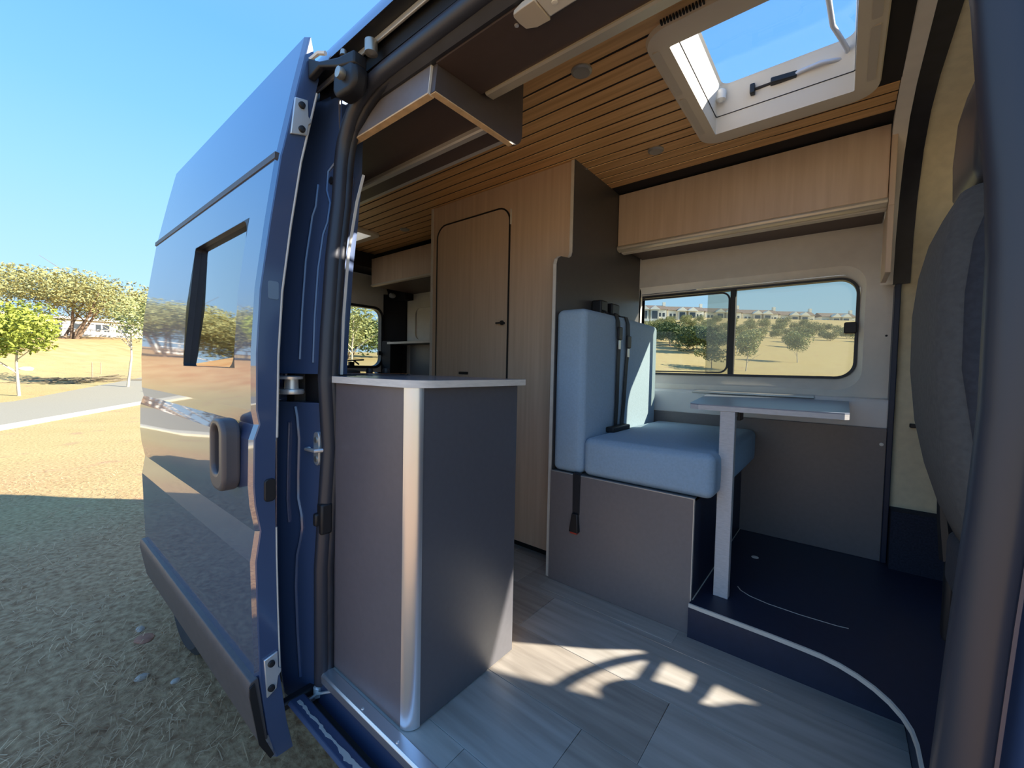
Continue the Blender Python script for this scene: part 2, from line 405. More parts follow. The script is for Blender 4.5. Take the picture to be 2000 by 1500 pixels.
# ================================================================ VAN BODY
XJ = -1.22                                                          # rear edge of the door opening
DOOR = [(-0.20, .475), (-0.11, .452), (0.06, .431), (0.255, .425), (0.40, .421), (0.485, .433), (0.56, .420), (0.617, .416), (0.744, .418), (0.785, .431),
        (0.825, .424), (0.98, .424), (1.16, .434), (1.35, .459), (1.54, .487), (1.56, .492), (1.76, .533), (1.91, .566)]
def dy(z): return interp(DOOR, z)
DOORS = [(-0.20, .470), (-0.11, .452), (0.06, .431), (0.255, .425), (0.40, .422), (0.62, .420), (0.85, .424), (0.98, .426), (1.16, .436), (1.35, .459), (1.54, .487), (1.76, .533), (1.91, .566)]
def ds(z): return interp(DOORS, z)
SKIN = [(-0.20, .575), (-0.05, .555), (0.25, .54), (0.9, .54), (1.16, .55), (1.4, .572), (1.6, .60), (1.8, .63)]
SEAL = [(-0.05, .612), (0.02, .612), (0.33, .610), (0.5, .620), (0.7, .632), (0.91, .620), (1.05, .626), (1.28, .641), (1.45, .660), (1.58, .668), (1.8, .675)]
van = thing('camper_van', (-1.2, 1.55, GZ), 'dark blue high roof camper van with its side door slid open', 'van')
# side skin behind the opening, hidden by the open door for the most part
zs = [-0.2, -0.05, 0.25, 0.6, 0.9, 1.16, 1.4, 1.6, 1.8]
ROOF = [(1.838, .604), (1.855, .607), (1.89, .62), (1.95, .66), (2.02, .75), (2.07, .92)]
secs = [[(x, interp(SKIN, z) + k * (.3 + .7 * sm((z - .6) / 1.0)), z) for z in zs] + [(x, q[1] + .01 + k, q[0]) for q in ROOF[1:]] + [(x, 1.0 + k, 2.05), (x, .70 + k, 1.9), (x, .66 + k, 1.78)] +
        [(x, interp(SKIN, z) + .035 + k * (.3 + .7 * sm((z - .6) / 1.0)), z) for z in reversed(zs[:-1])] for x, k in ((-3.56, .22), (-3.45, .12), (-3.3, .05), (-3.05, .01), (-2.6, 0), (-1.40, 0))]
link('side_panel', MB().loft(secs), PAINT, van)
# roof edge over the opening and the roof
secs = [[(x, p[1], p[0]) for p in ROOF] + [(x, .95, 2.055), (x, .76, 1.985), (x, .69, 1.90), (x, .667, 1.853), (x, .64, 1.853), (x, .628, 1.850), (x, .612, 1.842)] for x in (-1.40, .2, .9)]
link('roof_edge', MB().loft(secs), PAINT, van)
def hole(h, e): return (h[0] - e, h[1] + e, h[2] - e, h[3] + e)
HOLE1 = (-0.44, -0.005, 1.262, 1.833); HOLE2 = (-3.16, -2.78, 1.33, 1.74)
link('roof_panel', MB().grid([-3.56, HOLE2[0], HOLE2[1], HOLE1[0], HOLE1[1], 0.6], [1.0, HOLE1[2], HOLE2[2], HOLE2[3], HOLE1[3], 2.25], 2.045, 2.07, (HOLE1, HOLE2)), PAINT, van)
farz = [(-0.2, 2.60), (0.3, 2.635), (0.9, 2.635)]
def yfar(z): return interp([(-0.2, 2.60), (0.3, 2.63), (0.9, 2.63), (1.2, 2.62), (1.45, 2.59), (1.8, 2.53), (1.95, 2.45), (2.07, 2.25)], z)
def farskin(x0, x1, z0, z1, n=6):
    mb = MB(); secs = []
    for x in (x0, x1):
        zz = [z0 + (z1 - z0) * i / n for i in range(n + 1)]
        secs.append([(x, yfar(z), z) for z in zz] + [(x, yfar(z) - .03, z) for z in reversed(zz)])
    return mb.loft(secs)
mb = farskin(-3.56, -1.2, -0.2, 2.07)
for q in (farskin(-1.2, .05, -0.2, .93), farskin(-1.2, .05, 1.44, 2.07), farskin(.05, .30, -.2, 2.07)): mb.add(q.v, q.f)
link('side_panel', mb, PAINT, van)
# roller track under the roof edge
link('roller_track', MB().box(-1.36, .9, .640, .647, 1.822, 1.838), ALUM, van, bevel=.002)
link('track_recess', MB().box(-1.36, .9, .608, .668, 1.838, 1.8415).box(-1.36, .9, .660, .668, 1.79, 1.84), BLACK, van)
# rear jamb of the opening: a swept panel with embossed beads
def jsec(z):
    ys, yk = interp(SEAL, z), interp(SKIN, z)
    m = lerp(ys, yk, .5)
    return [(XJ - .022, ys + .045, z), (XJ - .024, ys + .02, z), (XJ - .026, ys, z), (XJ - .05, ys - .012, z), (XJ - .085, m + .005, z), (XJ - .13, m - .004, z),
            (XJ - .15, lerp(m, yk, .7), z), (XJ - .20, yk, z)]
def jamb(name, zl, col):
    mb = MB(); secs = []
    for z in zl:
        p = jsec(z); secs.append(p + [(q[0] - .004, q[1] + .03, q[2]) for q in reversed(p)])
    mb.loft(secs); return link(name, mb, col, van, ang=.9)
jamb('jamb_panel', [.925, .95, 1.05, 1.16, 1.28, 1.4, 1.5, 1.58, 1.66, 1.74, 1.80], PAINTD)
jamb('jamb_panel', [-.14, -.05, .05, .2, .33, .42, .5, .58, .64, .7, .76, .80, .835], PAINTD)
secs = []
for z in (.835, .925):
    p = [(q[0] - .004, q[1] + .035, q[2]) for q in jsec(z)]; secs.append(p + [(q[0] - .004, q[1] + .03, q[2]) for q in reversed(p)])
link('track_slot', MB().loft(secs), BLACK, van)
def bead(pts, r=.0045):
    path = []
    for (dx, z) in pts:
        p = jsec(z); x = XJ + dx
        for a, b in zip(p, p[1:]):
            if b[0] <= x <= a[0]:
                t = (x - a[0]) / (b[0] - a[0]); path.append((x, lerp(a[1], b[1], t) - .001, z)); break
    if len(path) > 1: link('bead', MB().tube(path, r, 6), PAINTD, van)
bead([(-.060, .96), (-.062, 1.1), (-.062, 1.25), (-.058, 1.36), (-.050, 1.40), (-.048, 1.46), (-.060, 1.50), (-.060, 1.56), (-.045, 1.58), (-.030, 1.60)])
bead([(-.105, .97), (-.105, 1.12), (-.106, 1.28), (-.10, 1.37), (-.098, 1.42), (-.088, 1.45), (-.088, 1.52)])
bead([(-.025, 1.36), (-.022, 1.45), (-.022, 1.55), (-.034, 1.60)])
bead([(-.125, .82), (-.118, .79), (-.112, .72), (-.112, .60), (-.108, .53), (-.09, .48), (-.085, .44), (-.092, .40), (-.105, .35), (-.11, .25), (-.108, .1), (-.10, -.05)], .006)
bead([(-.14, .77), (-.142, .65), (-.142, .52), (-.138, .45)], .004)
bead([(-.035, .80), (-.030, .72), (-.026, .66), (-.030, .56), (-.032, .52)], .003)
bead([(-.030, .42), (-.035, .3), (-.036, .15)], .003)
y0 = .585
link('roller', MB().lathe([(.012, 0), (.034, .0), (.036, .006), (.034, .014), (.020, .016), (.019, .046), (.014, .05)], (XJ - .11, .560, .862), 'z', 24), ZINC, van)
link('roller_cap', MB().lathe([(.012, 0), (.036, 0), (.037, .008), (.012, .010)], (XJ - .11, .556, .908), 'z', 24), ZINC, van)
# striker: plate with loop and two screws
yS = interp(SEAL, .68) - .02
st = link('striker', MB().prism(rr(XJ - .066, XJ - .03, .640, .745, .017), 'y', yS - .004, yS + .01), ZINC, van, bevel=.002)
link('striker_bar', MB().tube([(XJ - .075, yS - .002, .690), (XJ - .075, yS - .022, .690), (XJ - .015, yS - .022, .692), (XJ - .010, yS + .002, .692)], .006, 8), ZINC, st)
for z in (.72, .66): link('screw', MB().lathe([(.0, -.004), (.009, -.003), (.010, .004)], (XJ - .048, yS - .004, z), 'y', 12), STEEL, st)
link('door_catch', MB().box(XJ - .02, XJ + .012, .595, .63, .435, .53).box(XJ - .025, XJ - .005, .585, .61, .46, .50), BLACK, van, bevel=.006)
link('drain_plug', MB().lathe([(0, -.004), (.011, -.003), (.012, .004)], (XJ - .045, interp(SEAL, 1.53) - .014, 1.53), 'y', 12), BLACK, van)
# rubber seal round the opening
path = [(XJ - .012, interp(SEAL, z) - .002, z) for z in (-.04, .05, .2, .33, .42, .5, .58, .64, .7, .78, .85, .91, 1.05, 1.16, 1.28, 1.37, 1.45, 1.52, 1.57)]
for a in range(1, 8):
    t = math.radians(90 * a / 8); path.append((XJ - .012 + .216 * (1 - math.cos(t)), .667, 1.57 + .19 * math.sin(t)))
path += [(-1.0, .668, 1.762), (-.6, .668, 1.766), (-.2, .668, 1.762), (.0, .668, 1.755)]
for a in range(1, 8):
    t = math.radians(90 * a / 8); path.append((.0 + .10 * math.sin(t), .667, 1.755 - .15 * (1 - math.cos(t))))
FJ = [(1.50, .070), (1.334, .092), (1.23, .101), (1.152, .109), (1.076, .113), (.923, .114), (.817, .110), (.708, .104), (.537, .096), (.3, .09), (0, .088), (-.04, .088)]
path += [(x + .018, .63, z) for z, x in FJ]
link('door_seal', MB().tube(path, .022, 10), SEALM, van, ang=1.2)
link('seal_lip', MB().tube([(p[0] + (.008 if p[0] < -1 else 0), p[1] + .020, p[2] - (.012 if p[2] > 1.7 else 0)) for p in path if p[0] < .02], .015, 8), RUBBER, van, ang=1.2)
# front jamb of the opening (very close to the lens)
secs = []
for z, x in [(1.80, .05)] + FJ + [(-.15, .088)]:
    secs.append([(x + .018, .645, z), (x + .030, .632, z), (x + .036, .640, z), (x + .046, .640, z), (x + .054, .606, z), (x + .075, .585, z), (x + .13, .57, z), (x + .30, .565, z), (x + .30, .60, z), (x + .10, .66, z)])
link('door_jamb', MB().loft(secs), PAINTD, van, ang=.9)
# header lining between seal and soffit
link('header_lining', MB().prism([(.672, 1.745), (.676, 1.80), (.72, 1.80), (.72, 1.730), (.69, 1.728)], 'x', -1.2, .6), RUBBER, van)
link('pillar_trim', MB().loft([[(XJ + .016 + d, e, z), (XJ + .019 + d, e, z), (XJ + .019 + d, e + .008, z), (XJ + .016 + d, e + .008, z)] for z, d, e in ((.925, -.012, .656), (1.1, -.010, .660), (1.3, -.004, .672), (1.46, .012, .690), (1.54, .032, .70))]), EDGEL, van)
link('pillar_lining', MB().box(-1.6, XJ - .03, .668, .69, .93, 1.78), CHARW, van)
# sill: painted step with worn edge, roller channel, aluminium tread
def xs_sweep(poly, x0, x1): return MB().loft([[(x, p[0], p[1]) for p in poly] for x in (x0, x1)])
link('sill_step', xs_sweep([(.600, -.16), (.512, -.057), (.520, -.050), (.560, -.052), (.566, -.060), (.575, -.095), (.598, -.095), (.603, -.028), (.63, -.025), (.63, -.16)], -1.245, .25), mat('dark_blue_sill', (.030, .045, .095), .5), van, bevel=.002)
link('sill_channel', MB().box(-1.24, .25, .578, .597, -.094, -.0925), BLACKV, van)
def worn():
    rg = random.Random(5); mb = MB(); n = 46; top = []
    x0, x1 = -1.225, -.80
    pts = []
    for i in range(n + 1):
        x = lerp(x0, x1, i / n); c = .536 + .0015 * math.sin(i * .6); h = .002 + .0035 * rg.random() + (.004 if i > 26 else 0)
        pts.append((x, c - h * rg.uniform(.4, 1.2), c + h))
    vs = []
    for x, a, b in pts: vs += [(x, a, -.0502), (x, b, -.0502), (x, b, -.0488), (x, a, -.0488)]
    mb.loft([vs[4 * i:4 * i + 4] for i in range(n + 1)]); return mb
link('worn_edge', worn(), ALUM, van, smooth=False)
tread = link('tread_strip', xs_sweep([(.600, -.030), (.599, -.006), (.604, .001), (.632, .0035), (.634, .0), (.634, -.03)], -1.245, .25), ALU, van, bevel=.001)
for x in (-1.0, -.84, -.68): link('screw', MB().lathe([(.0, .003), (.004, .002), (.005, -.002)], (x, .611, .0015), 'z', 10), ZINC, tread)
link('sill_cable', MB().tube([(-1.235, .575, -.075), (-1.22, .59, -.06), (-1.16, .605, -.03)], .004, 6), ZINC, van)
link('sill_roller', MB().lathe([(.0, -.02), (.014, -.018), (.014, .01), (.006, .016), (0, .016)], (-1.235, .600, -.06), 'z', 14), ZINC, van)
link('guide_bar', MB().box(-1.285, -1.255, .49, .61, -.085, -.06), BLACK, van, bevel=.006)
# rear wheel
wh = link('wheel', MB().lathe([(.22, -.10), (.30, -.11), (.335, -.09), (.345, -.04), (.345, .04), (.335, .09), (.30, .11), (.22, .10)], (-2.68, .69, GZ + .345), 'y', 40), TYRE, van)
link('rim', MB().lathe([(.0, -.06), (.10, -.07), (.19, -.05), (.225, -.09), (.225, .09), (.0, .05)], (-2.68, .69, GZ + .345), 'y', 32), RIM, wh)
# underside
link('underbody', MB().box(-3.5, 1.9, .62, 2.55, -.19, -.10), BLACKV, van)
for yy in (2.3,): link('wheel', MB().lathe([(.22, -.10), (.33, -.10), (.345, 0), (.33, .10), (.22, .10)], (-2.68, yy, GZ + .345), 'y', 32), TYRE, van)

# ================================================================ SLIDING DOOR (open, slid back along the side)
X0, X1 = -2.70, -1.25
door = thing('sliding_door', ((X0 + X1) / 2, .45, -.2), 'open dark blue sliding door mirroring trees and path, slid along the van side', 'van door')
W = (-1.93, -1.39, .94, 1.385)
xsn = [X0, X0 + .02, W[0], W[1], X1 - .012, X1]
zsn = sorted(set([z for z, _ in DOOR] + [W[2], W[3], 1.53, 1.10, 1.25, 1.45, 1.66, .88, 0.16, .33, .52, .68]))
def outer(z): return dy(z)
mb = MB(); idx = {}
for i, x in enumerate(xsn):
    for j, z in enumerate(zsn):
        idx[i, j] = len(mb.v); e = .010 if i in (0, 5) else .0
        mb.v.append((x, outer(z) + e, z))
for i in range(len(xsn) - 1):
    for j in range(len(zsn) - 1):
        if W[0] <= xsn[i] < W[1] and W[2] <= zsn[j] < W[3] and not (i == 1): continue
        mb.f.append((idx[i, j], idx[i + 1, j], idx[i + 1, j + 1], idx[i, j + 1]))
link('door_skin', mb, PAINT, door, ang=.16)
# flange: the door's front edge face and back panel
zf = [z for z in zsn]
def tp_(z): return .064 if z < 1.80 else max(.016, .064 - .048 * (z - 1.80) / .11)
zf = sorted(zf + [1.80, 1.86])
secs = [[(X1, outer(z) + .009, z), (X1 + .002, outer(z) + .012, z), (X1 + .002, ds(z) + tp_(z) - .004, z), (X1 - .01, ds(z) + tp_(z), z), (X1 - .03, ds(z) + tp_(z), z), (X1 - .03, outer(z) + .01, z)] for z in zf]
link('edge_flange', MB().loft(secs), PAINTD, door, ang=.3)
secs = [[(X0 + .01, outer(z) + .07, z) for z in zf], [(W[0] - .03, outer(z) + .07, z) for z in zf]]
mb = MB()
for (xa, xb, za, zb) in ((X0 + .01, W[0], -.2, 1.80), (W[1], X1 - .032, -.2, 1.80), (W[0], W[1], -.2, W[2]), (W[0], W[1], W[3], 1.80)):
    zz = [za] + [z for z in zsn if za < z < zb] + [zb]
    mb.loft([[(x, ds(z) + .058, z) for z in zz] + [(x, ds(z) + .063, z) for z in reversed(zz)] for x in (xa, xb)])
mb.loft([[(x, ds(1.80) + .058, 1.80), (x, ds(1.80) + .063, 1.80), (x, outer(1.905) + .016, 1.905), (x, outer(1.905) + .006, 1.905)] for x in (X0 + .01, X1 - .032)])
link('door_lining', mb, PAINTD, door)
# window recess with rounded front upper corner, pane set back
def yr(x, z, d): return (x, outer(z) + d, z)
lp = rr(W[0], W[1], W[2], W[3], [.05, .012, .012, .05], 5)
mbf = MB(); n = len(lp)
mbf.loft([[yr(x, z, .0) for x, z in lp], [yr(x, z, .019) for x, z in lp]], True, False)
out = rr(W[0] - .001, W[1] + .001, W[2] - .001, W[3] + .001, .0005, 5)
mbf.loft([[yr(x, z, -.0005) for x, z in out], [yr(x, z, -.0005) for x, z in lp]], True, False)
wf = link('window_frame', mbf, RUBBER, door, smooth=False)
link('pane', MB().loft([[yr(x, z, .019) for x, z in lp], [yr(x, z, .025) for x, z in lp]], True, True), BLKGLASS, wf, smooth=False)
# trim strip under the high roof panel, protective molding, edge seal
link('crease_strip', MB().loft([[(x, outer(1.535) - .004, 1.528), (x, outer(1.545) - .005, 1.546), (x, outer(1.545) + .01, 1.546), (x, outer(1.535) + .01, 1.528)] for x in (X0 + .005, X1 - .004)]), TRIMP, door)
mp = [(-.125, .452), (-.12, .436), (.028, .411), (.056, .411), (.066, .417), (.069, .435)]
link('rub_molding', MB().loft([[(x, y, z) for z, y in mp] + [(x, .46, -.125)] for x in (X0 + .005, X1 + .004)]), TRIMP, door, bevel=.002)
mp2 = [(-.185, .465), (-.125, .436), (.025, .413), (.052, .413), (.06, .425), (-.12, .452), (-.18, .475)]
link('molding_end_cap', MB().loft([[(x, y, z) for z, y in mp2] for x in (X1 + .004, X1 + .009)]), BLACK, door)
link('edge_seal', MB().tube([(X1 + .0, ds(z) + tp_(z), z) for z in zf if .70 < z < 1.78], .0035, 6), EDGEL, door)
link('edge_seal', MB().tube([(X1 + .001, ds(z) + tp_(z) - .001, z) for z in zf if -.02 < z < .5], .0025, 6), EDGEL, door)
# handle: rounded bezel with a loop grip
hd = link('handle', MB().ring([(a, b) for a, b in rr(-1.432, -1.315, .590, .795, .045)], [(a, b) for a, b in rr(-1.412, -1.352, .64, .775, .026)], 'y', .372, .418), BLACK, door, bevel=.014, seg=4)
hd.data.materials[0] = mat('handle_plastic', (0.10, 0.085, 0.085), 0.38)
link('handle_cup', MB().prism(rr(-1.425, -1.325, .60, .785, .04), 'y', .404, .420), BLACK, hd)
# fittings on the front edge
def bracket(z, h, ysk):
    c = link('bracket', MB().prism([(outer(z - h) + .018 + ysk, z - h), (outer(z) + .052, z - h * .75), (outer(z) + .056, z - .2 * h), (outer(z) + .064, z - .05 * h), (outer(z) + .064, z + .1 * h), (outer(z) + .056, z + .2 * h), (outer(z) + .054, z + h), (outer(z) + .018, z + h * .85)], 'x', X1 + .002, X1 + .009), ZINC, door, bevel=.002)
    for k in (-.58, .58): link('bolt', MB().lathe([(0, .010), (.008, .009), (.0095, .004), (.0095, 0)], (X1 + .008, outer(z) + .036, z + k * h), 'x', 14), BLACK, c)
bracket(1.665, .058, 0); bracket(.06, .062, 0)
link('rubber_stop', MB().prism(rr(outer(.6) + .034, outer(.6) + .064, .565, .63, .011), 'x', X1, X1 + .008), BLACK, door, bevel=.003)
link('sticker', MB().prism(rr(outer(1.16) + .028, outer(1.16) + .056, 1.135, 1.185, .006), 'x', X1 + .001, X1 + .0035), mat('faded_sticker', (.16, .24, .33), .5), door)
# upper guide arm: white bracket, black arm, roller housing
arm = thing('guide_arm', (-1.15, .58, 1.70), 'black upper guide arm with white bracket joining door to roof track', 'guide arm')
link('bracket', MB().tube([(-1.255, .568, 1.755), (-1.255, .575, 1.845), (-1.225, .59, 1.862), (-1.20, .598, 1.855)], .0065, 6), WHITEP, arm)
link('arm', MB().loft([[(-1.245, .568, 1.845), (-1.245, .568, 1.785), (-1.245, .590, 1.785), (-1.245, .590, 1.845)], [(-1.20, .578, 1.822), (-1.20, .578, 1.806), (-1.20, .598, 1.806), (-1.20, .598, 1.822)],
                       [(-1.12, .592, 1.806), (-1.12, .592, 1.780), (-1.12, .622, 1.780), (-1.12, .622, 1.806)], [(-1.05, .60, 1.80), (-1.05, .60, 1.765), (-1.05, .64, 1.765), (-1.05, .64, 1.80)]]), BLACK, arm, bevel=.005)
link('housing', MB().loft([[(x, .59 + .03 * (x + 1.2), z), (x, .645, z)] + [(x2, .645, z), (x2, .60, z)] for x, x2, z in ((-1.125, -1.06, 1.782), (-1.15, -1.045, 1.758), (-1.152, -1.05, 1.725), (-1.135, -1.07, 1.702))]), BLACK, arm, bevel=.012, seg=3)
link('roller', MB().lathe([(0, -.012), (.014, -.010), (.016, .0), (.012, .01), (0, .01)], (-1.095, .588, 1.748), 'y', 16), STEEL, arm)
link('roller', MB().lathe([(0, -.02), (.017, -.016), (.017, .016), (0, .02)], (-1.015, .630, 1.805), 'z', 18), STEEL, arm)
link('bolt', MB().lathe([(0, .014), (.008, .014), (.010, 0), (0, 0)], (-1.115, .607, 1.815), 'z', 12), STEEL, arm)

# ================================================================ INTERIOR SHELL
CZ = 1.944
fl = tag(link('floor', MB().box(-3.56, .178, .634, 2.55, -.09, -.006), BLACKV, origin=(0, 1.5, -.09)), 'grey oak plank floor of the van interior', 'floor', kind='structure')
rg = random.Random(11); k = 0
for y0 in [.633] + [.71 + .24 * i for i in range(8)]:
    y1 = min(2.54, .71 if y0 < .7 else y0 + .24)
    if y0 > 2.5: break
    row = int(round((y0 - .71) / .24)); cuts = {0: [-.502], 1: [-.35, -1.6], 2: [-.9], 3: [-1.1]}.get(row, [-1.3])
    if y0 < .7: cuts = [-.70]
    xs_ = [.172] + sorted(cuts, reverse=True) + [-3.0]
    for xb, xa in zip(xs_, xs_[1:]):
        link('plank', MB().box(xa + .0006, xb - .0006, y0 + .0006, y1 - .0006, -.008, 0.0 - .0002 * (k % 2)), PLANKS[k % 3], fl, bevel=.0007, seg=1); k += 1
H1, H2 = hole(HOLE1, .004), hole(HOLE2, .004)
cl = tag(link('ceiling', MB().grid([-3.56, H2[0], H2[1], H1[0], H1[1], .116], [.90, H1[2], H2[2], H2[3], H1[3], 2.54], 1.9468, 1.985, (H1, H2)), BLACKV, origin=(0, 1.5, 1.962)),
         'ceiling clad with narrow varnished wood slats', 'ceiling', kind='structure')
y = 1.00; i = 0
while y < 2.085:
    wd = (.072, .060, .076, .064, .070)[i % 5]; y1 = min(y + wd, 2.092)
    a, b = y + .005, y1 - .005
    end = .056 if y < 1.88 else .113
    spans = [(-3.3, end)]
    for h in (HOLE2, HOLE1):
        if b > h[2] - .03 and a < h[3] + .03:
            l = spans.pop(); spans += [(l[0], h[0] - .01), (h[1] + .01, l[1])]
    for (xa, xb) in spans:
        link('slat', MB().box(xa, xb, a, b, CZ, 1.9466), SLAT, cl, bevel=.0008, seg=1)
    y = y1; i += 1
# far wall: lining with deep rounded window recess, ledge, pale and dark lower panels
wl = tag(thing('wall_right', (-.4, 2.5, .12), None, None), 'cream lined far side wall with a wide window over a dark lower panel', 'wall', kind='structure')
YW = 2.52
hole = rr(-1.012, .072, .885, 1.478, [.095, .001, .001, .095], 8)
inner = rr(-1.012, .052, .938, 1.432, [.08, .001, .001, .08], 8)
mb = MB().ring(rr(-1.03, .172, .85, 1.70, .0005, 8), hole, 'y', YW, YW + .02)
mb.loft([[(x, YW, z) for x, z in hole], [(x, YW + .012, z) for x, z in rr(-1.012, .066, .893, 1.470, [.09, .001, .001, .09], 8)], [(x, 2.574, z) for x, z in inner]], True, False)
link('lining', mb, CREAM, wl, ang=.5)
link('ledge', MB().prism([(2.475, .72), (2.475, .842), (2.483, .852), (2.54, .856), (2.54, .72)], 'x', -1.0, .168), CREAMW, wl, bevel=.004)
link('wainscot_panel', MB().box(-1.0, .166, 2.462, 2.485, .121, .722), CHARW, wl, bevel=.002)
link('cap', MB().lathe([(0, -.004), (.007, -.003), (.009, .003)], (.150, 2.462, .650), 'y', 14), WHITEP, wl)
link('cap', MB().lathe([(0, -.003), (.004, -.002), (.005, .003)], (.150, 2.518, 1.14), 'y', 12), BLACK, wl)
link('corner_trim', MB().box(.166, .186, 2.45, 2.53, .121, 1.36), NAVY, wl, bevel=.003)
w1 = tag(link('window_1', MB().ring(inner, rr(-1.012, .040, .950, 1.421, [.07, .001, .001, .07], 8), 'y', 2.566, 2.612), RUBBER, origin=(-.48, 2.57, .94)), 'wide black framed sliding window in the far wall', 'window', kind='structure')
link('mullion', MB().box(-.506, -.478, 2.57, 2.604, .948, 1.424), BLACK, w1, bevel=.003)
link('sash_frame', MB().ring(rr(-1.012, -.508, .954, 1.417, [.045, .001, .001, .045], 6), rr(-1.012, -.516, .962, 1.409, [.04, .001, .001, .04], 6), 'y', 2.578, 2.592), RUBBER, w1)
link('pane', MB().box(-1.012, -.50, 2.584, 2.588, .95, 1.425), GLASS, w1, smooth=False)
link('pane', MB().prism(rr(-.63, .042, .948, 1.424, [.07, .01, .01, .07], 8), 'y', 2.598, 2.602), GLASST, w1, smooth=False)
link('latch', MB().prism(rr(-.002, .046, 1.158, 1.212, .008), 'y', 2.545, 2.585), BLACK, w1, bevel=.004)
# rear wall with door window
w2 = thing('wall_rear', (-3.58, 1.6, 0), 'cream lined rear doors closing the far left end of the van', 'wall', kind='structure')
def sq(x0, x1, y0, y1): return rr(x0, x1, y0, y1, .0005, 6)
link('lining', MB().ring(sq(1.60, 2.55, .0, 1.83), rr(1.70, 2.36, .93, 1.53, .10, 6), 'x', -3.58, -3.555), CREAM, w2)
link('lining', MB().ring(sq(.80, 1.59, .0, 1.83), rr(.90, 1.50, .93, 1.53, .10, 6), 'x', -3.58, -3.555), CREAM, w2)
for a, b in ((1.70, 2.36), (.90, 1.50)):
    wi = tag(link('window_2' if a > 1 else 'window_3', MB().ring(rr(a, b, .93, 1.53, .10, 6), rr(a + .025, b - .025, .955, 1.505, .08, 6), 'x', -3.60, -3.545), RUBBER, origin=(-3.58, (a + b) / 2, .93)),
             'rounded black framed window in the rear door' if a > 1 else 'rear door window hidden behind the door pillar', 'window', kind='structure')
    link('pane', MB().box(-3.578, -3.574, a + .01, b - .01, .94, 1.52), GLASS, wi, smooth=False)
wi = bpy.data.objects['window_2']
link('wiper_pivot', MB().tube([(-3.60, 2.13, .965), (-3.60, 2.08, 1.0), (-3.60, 2.02, 1.0), (-3.60, 2.18, 1.01)], .008, 6).box(-3.60, -3.575, 2.02, 2.07, .955, .99), BLACK, wi)
link('latch', MB().box(-3.56, -3.53, 2.30, 2.325, 1.06, 1.10), BLACK, wi, bevel=.003)
secs = []
for i in range(9):
    t = math.radians(90 * i / 8); yy, zz = 2.22 + .20 * math.sin(t), 1.62 + .20 * math.cos(t); secs.append((yy, zz))
arch = [(.9, 1.81)] + [(2.10, 1.82)] + secs + [(2.42, 1.60), (2.55, 1.60), (2.55, 1.962), (.9, 1.962)]
tag(link('trim_2', MB().prism(arch, 'x', -3.55, -3.28), BLACKV), 'black arched head lining above the rear doors', 'trim', kind='structure')
tag(link('trim_3', MB().prism([(-3.55, 2.36), (-3.38, 2.50), (-3.36, 2.55), (-3.55, 2.55)], 'z', 0, 1.66).box(-3.55, -3.40, 2.34, 2.55, .0, 1.20), BLACKV, smooth=False), 'black rear corner pillar beside the rear window', 'pillar', kind='structure')
tag(link('wall_left', MB().ring(rr(-3.38, -2.02, .3, 1.7, .0005, 6), rr(-3.25, -2.3, 1.22, 1.52, .06, 6), 'y', 2.515, 2.53).box(-3.38, -2.02, 2.528, 2.54, .0, 1.7), CREAM), 'cream side lining with a pressed panel behind the wardrobe', 'wall', kind='structure')

# cream and black hoops where the living area meets the cab
cur = [(.93, 1.950), (1.6, 1.950), (1.95, 1.946), (2.12, 1.915), (2.26, 1.835), (2.37, 1.70), (2.43, 1.55), (2.455, 1.36)]
def hoop(x0, x1, off, lim, th=.03):
    c = [p for p in cur]
    if lim: c = c + [(2.47, .9), (2.47, .125)]
    lo = [(p[0] + off, p[1] + off * (.8 if p[1] > 1.7 else 0)) for p in c]; hi = [(p[0] + off + th, p[1] + off * (.8 if p[1] > 1.7 else 0) + th) for p in c]
    secs = [[(x0, a[0], a[1]), (x1, a[0], a[1]), (x1, b[0], b[1]), (x0, b[0], b[1])] for a, b in zip(lo, hi)]
    return MB().loft(secs)
tag(link('trim_4', hoop(.115, .158, 0, False), CREAM, ang=.9), 'cream bentwood hoop closing the end of the slatted ceiling', 'trim', kind='structure')
tag(link('trim_5', hoop(.158, .215, .015, False), RUBBER, ang=.9), 'black metal hoop between living area and cab', 'trim', kind='structure')
tag(link('trim_6', hoop(.215, .60, .03, False, .02).box(.187, .50, 2.487, 2.52, .372, 1.37), HEADL, ang=.9), 'beige cab lining beside the seats', 'lining', kind='structure')
tag(link('baseboard_right', MB().box(.19, .9, 2.40, 2.52, .118, .374), CARPET), 'dark carpeted wheel box at the foot of the cab wall', 'baseboard', kind='structure')
# cab shell beyond the seats
cab = thing('wall_front', (1.2, 1.55, .0), 'cab front with dashboard and windscreen', 'cab', kind='structure')
mb = MB().box(.30, 2.30, 2.53, 2.545, -.15, 1.18).prism([(.30, 1.18), (1.10, 1.18), (1.10, 1.98), (.30, 1.98)], 'y', 2.53, 2.545)
mb.prism([(1.08, 1.80), (1.36, 1.78), (1.745, 1.40), (1.63, 1.22), (1.64, 1.18), (2.30, 1.18), (1.62, 1.86), (1.08, 1.98)], 'y', 2.53, 2.545)
link('cab_door', mb, SEATG, cab)
mb = MB().box(.388, 2.30, .52, .57, -.15, .92).prism([(.30, .92), (.42, .92), (.42, 1.95), (.30, 1.95)], 'y', .57, .62)
mb.prism([(.42, 1.45), (1.45, 1.43), (2.28, .80), (2.30, .98), (1.50, 1.60), (.42, 1.98)], 'y', .57, .62)
link('cab_door', mb, PAINTD, cab)
link('cab_roof', MB().loft([[(.58, yy, 2.06), (1.1, yy, 2.0), (1.50, yy, 1.86), (1.44, yy, 1.78), (1.05, yy, 1.93), (.58, yy, 2.0)] for yy in (.60, 2.58)]), HEADL, cab)
